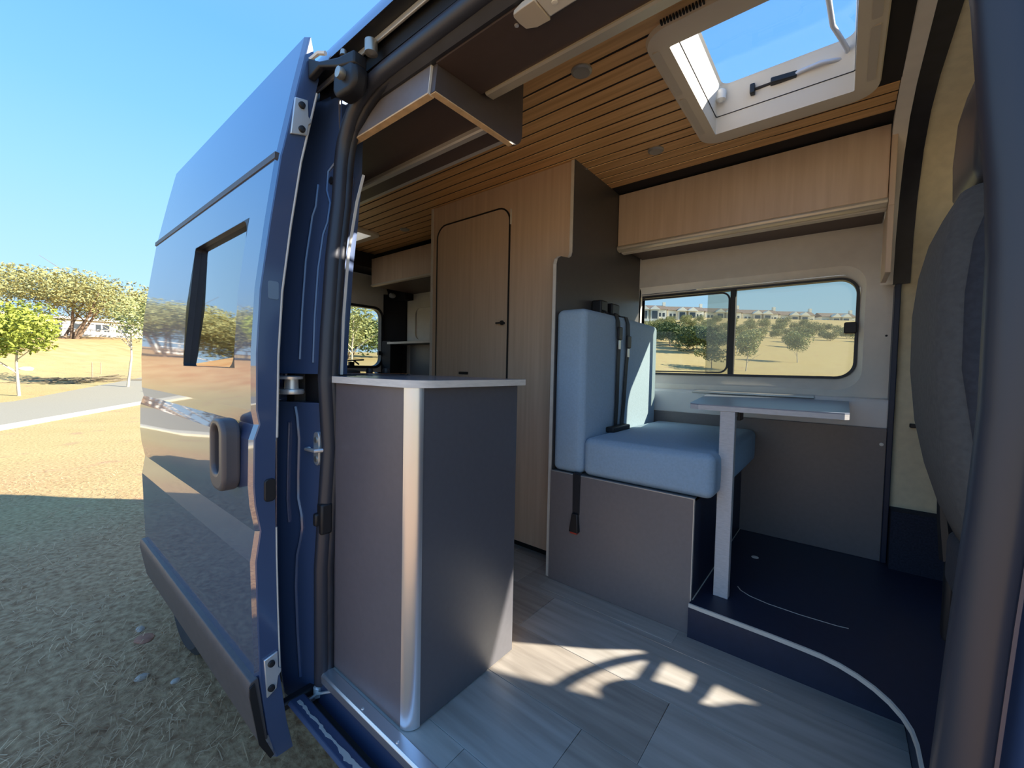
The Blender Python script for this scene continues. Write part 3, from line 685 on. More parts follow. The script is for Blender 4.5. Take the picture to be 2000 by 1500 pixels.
link('windscreen', MB().loft([[(1.44, yy, 1.80), (2.26, yy, .92), (2.265, yy, .925), (1.445, yy, 1.805)] for yy in (.60, 2.56)]), GLASS, cab)
link('dashboard', MB().loft([[(1.42, yy, .35), (1.42, yy, .82), (1.50, yy, .90), (2.2, yy, .92), (2.28, yy, .35)] for yy in (.60, 2.56)]), BLACK, cab)
link('cab_floor', MB().box(.85, 2.28, .60, 2.55, -.10, .10), CARPET, cab)
link('sun_blocker', MB().loft([[(1.40, yy, 1.80), (2.22, yy, .92), (2.17, yy, .90), (1.36, yy, 1.77)] for yy in (2.22, 2.53)]), BLACK, cab)  # unseen panel added to keep windscreen sun off the counter
link('bulkhead', MB().box(2.28, 2.33, .55, 2.6, -.15, .95), BLACK, cab)

# ================================================================ FURNITURE
# step platform with a concave front edge
edge = [(-.398, 1.538), (-.15, 1.530), (-.06, 1.524)]
for i in range(1, 9):
    t = math.radians(90 * i / 8); edge.append((-.06 + .228 * math.sin(t), 1.524 - .235 * (1 - math.cos(t))))
edge += [(.168, 1.10), (.168, .70)]
pf = thing('step_platform', (.15, 1.9, 0), 'dark navy raised floor step with curved front edge under the table', 'platform')
outl = edge + [(.30, .66), (.85, .66), (.85, 2.50), (-.398, 2.50)]
link('deck', MB().prism(outl, 'z', .109, .121), NAVY, pf, smooth=False)
link('riser', MB().box(-.398, .185, 1.533, 1.548, 0, .109).box(.172, .186, .70, 1.548, 0, .109), NAVY, pf)
secs = []
for i, p in enumerate(edge):
    a = Vector(edge[max(0, i - 1)]); b = Vector(edge[min(len(edge) - 1, i + 1)]); d = (b - a).normalized(); nn = Vector((d.y, -d.x))
    if nn.y > 0 and abs(d.x) > .5: nn = -nn
    if abs(d.x) <= .5: nn = Vector((-abs(d.y), -abs(d.x))) if True else nn
    q = Vector(p)
    secs.append([(q.x, q.y, .1085), (q.x + nn.x * .004, q.y + nn.y * .004, .1085), (q.x + nn.x * .004, q.y + nn.y * .004, .1215), (q.x - nn.x * .002, q.y - nn.y * .002, .1222)])
link('edge_strip', MB().loft(secs), EDGEL, pf, ang=1.0)
link('socket_cap', MB().lathe([(0, .003), (.013, .002), (.015, 0)], (-.275, 2.13, .121), 'z', 18), WHITEP, pf)
link('hatch_seam', MB().tube([(-.285, 1.79, .1212), (-.27, 1.765, .1212), (-.235, 1.742, .1212), (-.176, 1.727, .1212), (-.08, 1.722, .1212), (.02, 1.728, .1212), (.05, 1.735, .1212)], .0022, 6, flat=.4), EDGEL, pf)
link('floor_strip', MB().box(-1.0, -.43, 1.46, 1.548, 0.0, .0015), PLANKS[1], fl)
# bench with cushions
bn = thing('bench_seat_base', (-.7, 2.0, 0), 'grey bench box carrying the blue cushions beside the table', 'bench')
link('front_panel', MB().box(-1.012, -.397, 1.550, 1.566, 0, .497), CHARW, bn, bevel=.0008, seg=1)
link('end_panel', MB().box(-.413, -.397, 1.5665, 2.48, .121, .497), NAVY, bn)
link('lid_board', MB().box(-1.012, -.397, 1.5665, 2.48, .484, .4972), CHARW, bn)
link('edge_strip', MB().box(-1.012, -.3965, 1.549, 1.562, .4972, .4995).box(-.3975, -.3945, 1.549, 1.562, .125, .4995), ALUM, bn)
link('edge_strip', MB().box(-.3955, -.3925, 1.57, 2.48, .121, .124), EDGEL, bn)
def pad(name, x0, x1, y0, y1, z0, z1, r, label, cat, crown=.006, lean=0.0):
    # a superellipsoid-like soft block: rounded box from a dense grid
    n = 14; vs = []; ids = {}; fs = []
    def P(u, v, w_):
        c = Vector(((x0 + x1) / 2, (y0 + y1) / 2, (z0 + z1) / 2)); h = Vector(((x1 - x0) / 2, (y1 - y0) / 2, (z1 - z0) / 2))
        p = Vector((u * h.x, v * h.y, w_ * h.z)); q = Vector([max(-(h[i] - r), min(h[i] - r, p[i])) for i in range(3)])
        d = p - q
        if d.length > 1e-9: d = d.normalized() * r
        res = c + q + d
        bx, by, bz = (1 - u * u), (1 - v * v), (1 - w_ * w_)
        res.x += crown * u * by * bz; res.y += crown * v * bx * bz; res.z += crown * w_ * bx * by
        res.x += lean * (res.z - z0)
        return res
    def ts(h):                                                      # parameters dense near the rounded edge
        e = r / h; a = [-1 + e * (1 - math.cos(math.pi / 2 * i / 4)) for i in range(5)]
        a = [-1 + e * i / 4 for i in range(5)]; mid = [-1 + e + (2 - 2 * e) * i / 6 for i in range(1, 6)]
        return a + mid + [1 - e * (4 - i) / 4 for i in range(5)]
    ax = [ts((x1 - x0) / 2), ts((y1 - y0) / 2), ts((z1 - z0) / 2)]
    def vid(i, j, k):
        key = (i, j, k)
        if key not in ids: ids[key] = len(vs); vs.append(P(ax[0][i], ax[1][j], ax[2][k]))
        return ids[key]
    m = len(ax[0]) - 1
    for s in (0, m):
        for a in range(m):
            for b_ in range(m):
                fs.append((vid(s, a, b_), vid(s, a + 1, b_), vid(s, a + 1, b_ + 1), vid(s, a, b_ + 1)))
                fs.append((vid(a, s, b_), vid(a + 1, s, b_), vid(a + 1, s, b_ + 1), vid(a, s, b_ + 1)))
                fs.append((vid(a, b_, s), vid(a + 1, b_, s), vid(a + 1, b_ + 1, s), vid(a, b_ + 1, s)))
    return tag(link(name, MB().add(vs, fs), FABRIC, ang=3.0), label, cat)
pad('backrest_cushion', -1.012, -.862, 1.562, 2.445, .500, 1.222, .028, 'upright light blue back cushion against the dark partition', 'cushion', .008)
pad('seat_cushion', -.860, -.337, 1.564, 2.462, .500, .664, .030, 'light blue seat cushion lying on the bench box', 'cushion', .010)
# seat belts
for i, (yb, yt, x_t) in enumerate(((1.87, 1.80, 0), (1.965, 1.90, 0))):
    s = thing('seat_belt', (-.99, yb, .66), 'black seat belt %s on the backrest, with metal tongue' % ('nearer the wardrobe' if i == 0 else 'nearer the window'), 'seat belt', 'seat belts of the bench')
    b0 = link('anchor', MB().box(-1.012, -.955, yb + .02 + .03 * i, yb + .095 + .05 * i, 1.235, 1.312), BLACK, s, bevel=.008, seg=3)
    link('bolt', MB().lathe([(0, -.012), (.012, -.010), (.014, 0)], (-.956, yb + .06 + .06 * i, 1.285), 'x', 14), BLACK, b0)
    pth = [(-.962, yb + .05 + .05 * i, 1.262), (-.930, yb + .04 + .04 * i, 1.240), (-.875, yb + .02 + .02 * i, 1.228), (-.853, yb - .004 + .022 * i, 1.19), (-.8485, yb + .004 + .016 * i, 1.10), (-.8495, yb + .0, .95), (-.8475, yb - .004 - .014 * i, .80), (-.850, yb - .008 - .022 * i, .672)]
    secs = []
    for p in pth: secs.append([(p[0], p[1] - .018, p[2]), (p[0], p[1] + .018, p[2]), (p[0] + .003, p[1] + .018, p[2] + .003), (p[0] + .003, p[1] - .018, p[2] + .003)])
    link('strap', MB().loft(secs), WEB, s)
    zt = 1.105 - .035 * i
    link('tongue_cover', MB().box(-.850, -.838, yb - .022 + .012 * i, yb + .026 + .012 * i, zt, zt + .062), BLACK, s, bevel=.005)
    link('tongue', MB().box(-.847, -.843, yb - .008 + .012 * i, yb + .016 + .012 * i, zt - .045, zt - .002), ZINC, s, bevel=.001)
lk = thing('belt_buckle', (-.85, 1.80, .66), 'black buckle tray in the crease between seat and back cushion', 'buckle')
link('housing', MB().box(-.858, -.815, 1.775, 1.965, .664, .690), BLACK, lk, bevel=.006)
sb = thing('buckle_strap', (-.875, 1.545, .24), 'black belt stalk and red-button buckle hanging down the bench front', 'seat belt')
secs = [[(-.893, 1.560, .506), (-.857, 1.560, .506), (-.857, 1.564, .509), (-.893, 1.564, .509)], [(-.893, 1.5445, .502), (-.857, 1.5445, .502), (-.857, 1.548, .505), (-.893, 1.548, .505)],
        [(-.890, 1.5435, .33), (-.858, 1.5435, .33), (-.858, 1.5475, .33), (-.890, 1.5475, .33)]]
link('strap', MB().loft(secs), WEB, sb)
link('buckle', MB().loft([[(-.888, 1.532, .335), (-.860, 1.532, .335), (-.860, 1.548, .335), (-.888, 1.548, .335)], [(-.897, 1.524, .255), (-.852, 1.524, .255), (-.852, 1.548, .255), (-.897, 1.548, .255)]]), BLACK, sb, bevel=.004)
link('release_button', MB().box(-.891, -.858, 1.527, 1.545, .248, .257), RED, sb, bevel=.002)
# table
tb = thing('dinette_table', (-.2, 1.9, .121), 'grey topped dinette table on one flat pale leg, fixed to the wall', 'table')
top = [(-.470, 1.66), (-.455, 1.632), (-.42, 1.622), (.015, 1.628), (.028, 1.642), (.032, 2.462), (-.60, 2.462), (-.604, 2.45)]
top = [(-.462, 1.70), (-.452, 1.668), (-.42, 1.652), (.012, 1.658), (.024, 1.672), (.030, 2.462), (-.58, 2.462)]
link('tabletop', MB().prism(top, 'z', .832, .836), TABLEM, tb, smooth=False)
link('tabletop_edge', MB().prism([(x * .999, y) for x, y in top], 'z', .815, .832), LEGM, tb, smooth=False)
link('leg', MB().box(-.345, -.295, 1.658, 1.690, .121, .815), LEGM, tb, bevel=.002)
link('hinge', MB().box(-.296, -.285, 1.70, 1.76, .78, .815), BLACK, tb, bevel=.002)
link('wall_rail', MB().prism([(2.474, .838), (2.452, .842), (2.452, .852), (2.50, .858), (2.50, .838)], 'x', -.66, -.10), ALUM, tb, bevel=.002)
# wardrobe / washroom block with rounded door, and its dark partition
wd = thing('wardrobe', (-1.55, 2.1, 0), 'tall light oak washroom cabinet with a rounded door', 'wardrobe')
dr = rr(-1.982, -1.410, .14, 1.815, .075, 6)
link('front', MB().ring(rr(-2.045, -1.034, .040, 1.943, .0005, 6), rr(-1.990, -1.402, .13, 1.823, .082, 6), 'y', 1.703, 1.721), OAK, wd, ang=.4)
link('side_panel', MB().box(-2.045, -2.027, 1.722, 2.515, .0, 1.944), OAK, wd)
link('end_edge', MB().box(-2.047, -2.027, 1.700, 1.704, .04, 1.944), EDGEL, wd)
link('plinth', MB().box(-2.04, -1.034, 1.735, 1.75, 0, .06), BLACK, wd)
link('back_board', MB().box(-2.02, -1.04, 1.735, 1.74, .06, 1.93), BLACK, wd)
d = link('door', MB().prism(dr, 'y', 1.700, 1.719), OAK, wd, ang=.4)
link('gasket', MB().ring(rr(-1.9895, -1.4025, .1305, 1.8225, .0815, 6), dr, 'y', 1.697, 1.712), BLACK, wd)
link('knob', MB().lathe([(0, -.028), (.011, -.026), (.013, -.018), (.006, -.012), (.006, 0)], (-1.432, 1.700, 1.2), 'y', 16).box(-1.475, -1.432, 1.676, 1.684, 1.196, 1.204), BLACK, d)
link('maker_plate', MB().prism(rr(-1.775, -1.700, .915, .931, .004), 'y', 1.696, 1.701), BLACK, d)
link('hinge_pin', MB().box(-1.402, -1.394, 1.694, 1.703, 1.72, 1.80), EDGEL, wd, bevel=.002)
pn = thing('partition_panel', (-1.02, 2.0, 0), 'dark charcoal partition with notched pale front edge behind the backrest', 'partition')
nl = [(2.455, 0), (1.566, 0), (1.566, 1.425)]
nl = [(1.566, .0), (1.566, 1.43), (1.575, 1.455), (1.597, 1.470), (1.670, 1.478), (1.692, 1.492), (1.700, 1.515), (1.700, 1.9435), (2.515, 1.9435), (2.515, .0)]
link('board', MB().prism(nl, 'x', -1.0325, -1.0135), mat('charcoal_partition', (.070, .064, .062), .42, var=.05, scale=40), pn, smooth=False)
secs = [[(-1.0335, p[0] - (.0035 if i < 8 else 0), p[1]), (-1.018, p[0] - .0035, p[1]), (-1.018, p[0] + .001, p[1] + (.0015)), (-1.0335, p[0] + .001, p[1] + .0015)] for i, p in enumerate(nl[:8])]
link('edge_strip', MB().loft(secs), EDGEL, pn, smooth=False)
# far overhead locker
lo = thing('overhead_locker', (-.45, 2.3, 1.6), 'long oak fronted overhead locker above the far window', 'locker')
link('front', MB().box(-1.012, .112, 2.180, 2.198, 1.655, 1.938), OAKX, lo, bevel=.002)
link('shadow_gap', MB().box(-1.012, .114, 2.205, 2.22, 1.93, 1.9465), BLACKV, lo)
link('profile', MB().prism([(2.181, 1.655), (2.171, 1.652), (2.166, 1.643), (2.170, 1.632), (2.182, 1.626), (2.205, 1.624), (2.205, 1.655)], 'x', -1.012, .113), mat('champagne_profile', (.60, .54, .43), .35, .35), lo, bevel=.002)
link('under_rail', MB().box(-1.0, .113, 2.206, 2.240, 1.618, 1.650), BEIGED, lo, bevel=.002)
link('base_shelf', MB().box(-1.0, .113, 2.241, 2.515, 1.650, 1.664), BROWN, lo)
link('end_board', MB().box(.114, .132, 2.168, 2.40, 1.36, 1.62).box(.114, .132, 2.168, 2.26, 1.62, 1.90), OAK, lo, bevel=.002)
rl = thing('overhead_locker', (-2.7, 2.3, 1.66), 'short oak overhead locker in the dim rear corner', 'locker')
link('front', MB().box(-3.27, -2.047, 2.050, 2.068, 1.672, 1.895), OAKX, rl, bevel=.002)
link('base_shelf', MB().box(-3.27, -2.047, 2.069, 2.515, 1.66, 1.675), BROWN, rl)
link('profile', MB().prism([(2.051, 1.672), (2.042, 1.668), (2.044, 1.656), (2.068, 1.652), (2.068, 1.672)], 'x', -3.27, -2.047), BEIGED, rl)
sh = thing('wall_shelf', (-2.8, 2.4, 1.16), 'narrow shelf with pale edge on the rear side wall', 'shelf')
link('board', MB().box(-3.39, -2.047, 2.30, 2.514, 1.165, 1.183), CHAR, sh)
link('edge_strip', MB().box(-3.39, -2.047, 2.297, 2.301, 1.164, 1.184), EDGEL, sh)
link('back_panel', MB().box(-3.30, -2.047, 2.50, 2.515, .5, 1.164), CHARW, sh)
rs = tag(link('reading_lamp', MB().lathe([(.004, -.05), (.022, -.045), (.026, -.02), (.02, 0), (.012, .01)], (-3.43, 2.40, 1.64), 'y', 18), ZINC), 'small chrome reading spot on the black rear pillar', 'lamp')
# kitchen counter
kc = thing('kitchen_counter', (-1.4, .85, 0), 'grey kitchen cabinet with rounded aluminium corner post at the doorway', 'cabinet')
link('side_panel', MB().box(-2.9, -.866, .640, .656, .004, .900), mat('plum_grey_laminate', (.135, .115, .120), .36, var=.04, scale=60, spec=.55), kc)
link('end_panel', MB().box(-.850, -.834, .672, 1.065, .004, .900), CHAR, kc)
link('front_panel', MB().box(-2.9, -.851, 1.049, 1.065, .004, .900), OAK, kc)
q = [(-.868, .639)] + [(-.868 + .036 * math.sin(math.radians(a)), .675 - .036 * math.cos(math.radians(a))) for a in range(0, 91, 10)] + [(-.832, .675), (-.85, .675), (-.868, .657)]
link('corner_post', MB().prism(q, 'z', .003, .900), ALU, kc, ang=.5)
link('base_board', MB().box(-2.9, -.851, .657, 1.048, .02, .04), BLACK, kc)
wt = rr(-2.9, -.812, .628, 1.083, [.004, .002, .002, .075], 8)
wk = thing('worktop', (-1.4, .85, .90), 'dark grey worktop with pale edge lying on the kitchen cabinet', 'worktop')
link('edge', MB().prism(wt, 'z', .9005, .9195), mat('pale_worktop_edge', (.72, .66, .58), .5, var=.08, scale=30, stretch=(1, 1, 8)), wk, ang=.5)
link('surface', MB().prism(wt, 'z', .9195, .9205), mat('worktop_laminate', (.17, .18, .21), .22, spec=.6), wk, ang=.5)
hb = thing('hob', (-1.5, .86, .9205), 'black glass hob sunk in the worktop', 'hob')
link('glass_plate', MB().prism(rr(-1.95, -1.33, .70, 1.02, .02), 'z', .9205, .9275), BLKGLASS, hb, bevel=.002)
for yy in (.86, .93): link('knob', MB().lathe([(.012, 0), (.014, .008), (.011, .017), (0, .018)], (-1.38, yy, .9275), 'z', 16), BLACK, hb)
for xx in (-1.80, -1.55): link('burner', MB().lathe([(.055, 0), (.055, .006), (.03, .012), (0, .013)], (xx, .86, .9275), 'z', 24), BLACK, hb)
# near overhead cupboard
oc = thing('overhead_cupboard', (-1.8, .9, 1.65), 'dark overhead cupboard with shaped end panel over the doorway', 'cupboard')
ep = [(.712, 1.778), (.697, 1.655), (1.00, 1.660)] + [(1.010 + .05 * math.sin(math.radians(a)), 1.710 - .05 * math.cos(math.radians(a))) for a in range(4, 91, 10)] + [(1.062, 1.944), (.74, 1.944), (.735, 1.80)]
link('end_panel', MB().prism(ep, 'x', -.851, -.833), mat('brown_charcoal', (.080, .066, .064), .4, var=.05, scale=50), oc, smooth=False)
link('end_edge', MB().prism([(.699, 1.6525), (.699, 1.6555), (1.015, 1.6605), (1.015, 1.6575)], 'x', -.8515, -.8325), PLY, oc, smooth=False)
link('fascia_board', MB().prism([(.690, 1.654), (.710, 1.654), (.726, 1.790), (.706, 1.790)], 'x', -2.9, -.853), CHARW, oc, smooth=False)
link('fascia_edge', MB().prism([(.6895, 1.6505), (.7105, 1.6505), (.7105, 1.6545), (.6895, 1.6545)], 'x', -2.9, -.8525), PLY, oc, smooth=False)
link('fascia_end_edge', MB().prism([(.690, 1.652), (.7105, 1.652), (.7265, 1.790), (.706, 1.790)], 'x', -.8528, -.8505), EDGEL, oc, smooth=False)
link('base_shelf', MB().box(-2.9, -.8525, .7115, 1.034, 1.700, 1.716), BROWN, oc)
link('light_profile', MB().prism([(.930, 1.688), (.934, 1.683), (.956, 1.686), (.958, 1.700), (.930, 1.700)], 'x', -2.9, -.853), ALUM, oc)
link('door_flap', MB().box(-2.9, -.853, 1.036, 1.054, 1.708, 1.935), OAKX, oc)
link('door_edge', MB().box(-2.9, -.853, 1.035, 1.055, 1.703, 1.708), ALUM, oc)
# soffit over the doorway
sf = thing('soffit', (-.1, .8, 1.73), 'dark brown boxed soffit with aluminium edge above the doorway', 'soffit')
link('board', MB().prism([(.700, 1.724), (.866, 1.733), (.866, 1.750), (.700, 1.742)], 'x', -.832, .56), BROWN, sf, smooth=False)
link('light_profile', MB().prism([(.864, 1.728), (.870, 1.7255), (.898, 1.7285), (.900, 1.740), (.866, 1.741)], 'x', -.815, .56), mat('sand_aluminium', (.55, .49, .38), .35, .4), sf, smooth=False)
link('fascia', MB().prism([(.888, 1.742), (.902, 1.742), (.99, 1.962), (.976, 1.962)], 'x', -.832, .11), BROWN, sf, smooth=False)
link('screw', MB().lathe([(0, -.004), (.005, -.003), (.006, .002)], (-.600, .735, 1.7265), 'z', 10), ZINC, sf)
al = thing('entrance_lamp', (-.42, .72, 1.70), 'beige entrance lamp with clear lens under the soffit', 'lamp')
link('end_cap', MB().loft([[(x, .722 - h, z0_), (x, .722 + h, z0_), (x, .722 + h * .9, 1.7275), (x, .722 - h * .9, 1.7255)] for x, h, z0_ in ((-.590, .010, 1.722), (-.580, .024, 1.714), (-.555, .030, 1.709), (-.520, .031, 1.708))]), BEIGED, al, bevel=.003)
link('lens', MB().loft([[(x, .696, 1.7095), (x, .748, 1.7095), (x, .752, 1.728), (x, .692, 1.726)] for x in (-.519, -.24)]), LENS, al, bevel=.004)
for xx in (-.49, -.455, -.42): link('diode', MB().lathe([(0, -.003), (.006, -.002), (.007, 0)], (xx, .722, 1.709), 'z', 10), WHITEP, al)
# ceiling spots
def spot(x, y, label):
    s = thing('ceiling_spotlight', (x, y, CZ), label, 'spotlight', 'recessed ceiling spots')
    link('bezel', MB().lathe([(.020, -.007), (.027, -.008), (.034, -.004), (.035, .002), (.02, .002)], (x, y, CZ), 'z', 28), mat('satin_nickel', (.36, .35, .32), .4, .4), s)
    link('lens', MB().lathe([(0, -.004), (.020, -.004), (.021, .001), (0, .001)], (x, y, CZ), 'z', 24), LENS, s)
spot(-.71, 1.214, 'recessed ceiling spotlight beside the dark soffit'); spot(-.687, 1.843, 'recessed ceiling spotlight between roof hatch and oak locker'); spot(-2.50, 1.831, 'recessed ceiling spotlight near the small rear hatch')
# roof hatches
def hatch(H, ow, label, col, big):
    x0, x1, y0, y1 = H; t = thing('roof_hatch', ((x0 + x1) / 2, (y0 + y1) / 2, CZ), label, 'roof hatch', 'roof hatches')
    out = rr(x0 - ow, x1 + ow, y0 - ow * 1.1, y1 + ow * 1.4, .075, 7); mid = rr(x0 - ow * .45, x1 + ow * .45, y0 - ow * .5, y1 + ow * .6, .03, 7); inn = rr(x0, x1, y0, y1, .006, 7)
    mb = MB().loft([[(p[0], p[1], CZ) for p in out], [(p[0], p[1], CZ - .012) for p in [((q[0] - (x0 + x1) / 2) * .985 + (x0 + x1) / 2, (q[1] - (y0 + y1) / 2) * .985 + (y0 + y1) / 2) for q in out]],
                    [(p[0], p[1], CZ - .020) for p in mid], [(p[0], p[1], CZ - .020) for p in inn], [(p[0], p[1], 1.99) for p in inn]], True, False)
    link('frame', mb, col, t, ang=.5)
    top_ = rr(x0 + .022, x1 - .003, y0 + .008, y1 - .034, .03, 7); top2 = rr(x0 + .030, x1 - .006, y0 + .010, y1 - .040, .03, 7)
    link('shaft', MB().loft([[(p_[0], p_[1], 1.993) for p_ in inn], [(p_[0], p_[1], 2.08) for p_ in top_], [(p_[0], p_[1], 2.086) for p_ in top2], [(p_[0], p_[1], 2.090) for p_ in rr(x0 - .01, x1 + .01, y0 - .01, y1 + .01, .04, 7)], [(p_[0], p_[1], 2.05) for p_ in rr(x0 - .012, x1 + .012, y0 - .012, y1 + .012, .03, 7)]], True, False), WHITEP, t, ang=.5)
    link('seal', MB().ring(rr(x0 + .001, x1 - .001, y0 + .001, y1 - .001, .006, 7), rr(x0 + .0025, x1 - .0025, y0 + .0025, y1 - .0025, .006, 7), 'z', 1.9905, 1.9925), BLACK, t)
    cx, cy = (x0 + x1) / 2, (y0 + y1) / 2
    secs = []
    for k, zz in ((1.06, 2.085), (1.05, 2.112), (1.0, 2.130), (.7, 2.140), (.0, 2.143), (.0, 2.139), (.7, 2.136), (.99, 2.126), (1.04, 2.110), (1.05, 2.085)):
        secs.append([(cx + (p_[0] - cx) * k, cy + (p_[1] - cy) * k, zz) for p_ in rr(x0, x1, y0, y1, .05, 7)])
    link('dome', MB().loft(secs, True, False), ACRYL if big else HAZY, t, ang=1.0)
    if big:
        link('crank_arm', MB().tube([(-.09, 1.40, 2.07), (-.075, 1.544, 2.065), (-.067, 1.66, 2.06), (-.045, 1.743, 2.058), (-.030, 1.80, 2.055), (-.030, 1.84, 2.05), (-.05, 1.855, 2.05) if 0 else (-.045, 1.822, 2.04), (-.10, 1.80, 2.04), (-.155, 1.806, 2.04), (-.175, 1.813, 2.04)], .0075, 8), mat('pale_grey_tube', (.62, .64, .68), .35), t, ang=1.2)
        a = link('latch', MB().obox((-.21, 1.812, 2.040), (.040, .006, 0), (-.002, .012, 0), (0, 0, .010)), BLACK, t, bevel=.003)
        link('latch', MB().obox((-.308, 1.806, 2.036), (.008, 0, 0), (0, .012, 0), (0, 0, .018)), BLACK, t, bevel=.003)
        link('latch_bar', MB().tube([(-.30, 1.812, 2.038), (-.25, 1.815, 2.040)], .005, 6), BLACK, t)
        link('hinge_cap', MB().lathe([(.004, -.03), (.018, -.02), (.02, .01), (.01, .02)], (-.415, 1.79, 2.05), 'z', 14), WHITEP, t)
        for (xa, xb, ya, yb) in ((x0 - .052, x0 - .030, 1.26, 1.50), (x0 - .052, x0 - .030, 1.53, 1.80), (x1 + .030, x1 + .052, 1.26, 1.50), (x1 + .030, x1 + .052, 1.53, 1.80)):
            link('blind_slot', MB().prism(rr(xa, xb, ya, yb, .006, 3), 'z', CZ - .0205, CZ - .014), BEIGED, t)
        mb = MB()
        for i in range(14): mb.box(-.435 + .0085 * i, -.431 + .0085 * i, y0 - .098, y0 - .084, CZ - .0165, CZ - .008)
        tag(link('vent_slots', mb, BLACKV, t), kind='stuff')
hatch(HOLE1, .068, 'large open-view roof hatch with white crank arm and beige frame', BEIGE, True)
hatch(HOLE2, .05, 'small frosted roof hatch at the dim rear end', BEIGE, False)

# ================================================================ CAB SEATS
def seat(name, xr, y0, y1, label):
    t = thing(name, (xr + .3, (y0 + y1) / 2, .1), label, 'seat', 'cab seats')
    secs = []; secf = []
    for z, dx, wv, dp in ((.60, .085, .80, .09), (.66, .060, .90, .12), (.75, .034, .95, .15), (.85, .014, .98, .16), (.97, .002, 1.0, .16), (1.10, .0, 1.0, .16), (1.19, .006, .94, .15), (1.26, .018, .82, .13), (1.305, .034, .62, .09), (1.318, .05, .45, .05)):
        cy, h = (y0 + y1) / 2, (y1 - y0) / 2 * wv; xa = xr + dx
        secs.append([(a, b, z) for a, b in rr(xa, xa + dp, cy - h, cy + h, min(.04, dp * .45), 4)])
    link('backrest', MB().loft(secs), SEATG, t, ang=1.2)
    secs = []
    for z, dx, wv, dp in ((.60, .075, .86, .10), (.75, .030, 1.0, .15), (.97, .0, 1.05, .16), (1.10, -.002, 1.05, .16), (1.19, .006, .99, .15), (1.25, .02, .87, .12), (1.295, .04, .72, .08)):
        cy, h = (y0 + y1) / 2, (y1 - y0) / 2 * wv; xa = xr + dx + .03
        secs.append([(a, b, z) for a, b in rr(xa, xa + dp, cy - h, cy + h, min(.02, dp * .45), 4)])
    link('front_cover', MB().loft(secs), SEATD, t, ang=1.2)
    cy = (y0 + y1) / 2
    secs = [[(a, b, z) for a, b in rr(xr + .045 + d, xr + .145 - d * .4, cy - .125 * k, cy + .125 * k, .035 * k, 5)] for z, d, k in ((1.325, .012, .84), (1.345, .002, .97), (1.42, .0, 1.04), (1.51, .004, 1.02), (1.56, .014, .93), (1.58, .03, .7))]
    link('headrest', MB().loft(secs), HEADR, t, ang=1.2)
    for s_ in (-.06, .06): link('headrest_post', MB().tube([(xr + .09, cy + s_, 1.30), (xr + .09, cy + s_, 1.36)], .007, 8), STEEL, t)
    secs = [[(a, b, z) for a, b in rr(xr + .08, xr + .60, y0 - .01, y1 + .01, .06, 4)] for z in (.46, .60)]
    link('cushion', MB().loft(secs), SEATD, t, bevel=.03, seg=4)
    link('pedestal', MB().box(xr + .12, xr + .48, y0 + .05, y1 - .05, .121, .46), BLACK, t, bevel=.01)
    link('recliner', MB().lathe([(0, -.02), (.035, -.015), (.04, .01)], (xr + .12, y0 - .012, .52), 'y', 20).box(xr + .06, xr + .10, y0 - .02, y0 + .02, .40, .62), BLACK, t, bevel=.004)
    link('belt_stalk', MB().tube([(xr + .082, y1 + .03, .66), (xr + .088, y1 + .03, .60), (xr + .10, y1 + .03, .50)], [.012, .016, .020], 8), BLACK, t)
    link('side_mechanism', MB().box(xr + .09, xr + .15, y1 + .005, y1 + .045, .30, .56).box(xr + .12, xr + .17, y1 - .01, y1 + .05, .42, .60), BLACK, t, bevel=.01)
    return t
seat('captain_chair', .128, 1.03, 1.44, 'dark grey cab seat seen edge-on behind the front door pillar')
seat('captain_chair', .300, 2.00, 2.42, 'dark cab seat beyond the nearer seat, only its black base showing')
bd = thing('cab_blind', (.3, 2.46, .74), 'dark folded cab blind hanging beside the far seat', 'blind')
link('cassette', MB().box(.262, .52, 2.462, 2.484, .752, 1.42), BLACK, bd, bevel=.003)
link('hem_bar', MB().box(.238, .53, 2.455, 2.484, .735, .752), BLACK, bd, bevel=.003)
stw = thing('steering_wheel', (.92, 2.08, .92), 'black steering wheel ahead of the far cab seat', 'steering wheel')
ring_ = [(.92 + .19 * .45 * math.sin(a), 2.08 + .19 * math.cos(a), .92 + .19 * .89 * math.sin(a)) for a in [2 * math.pi * k / 28 for k in range(28)]]
link('rim', MB().tube(ring_, .016, 8, closed=True), BLACK, stw)
link('hub', MB().lathe([(0, -.03), (.06, -.02), (.07, .02), (0, .03)], (.94, 2.08, .91), 'x', 18).tube([(.94, 1.90, .92), (.94, 2.26, .92)], .014, 6).tube([(.95, 2.08, .90), (1.30, 2.08, .72), (1.46, 2.08, .66)], .03, 8), BLACK, stw)

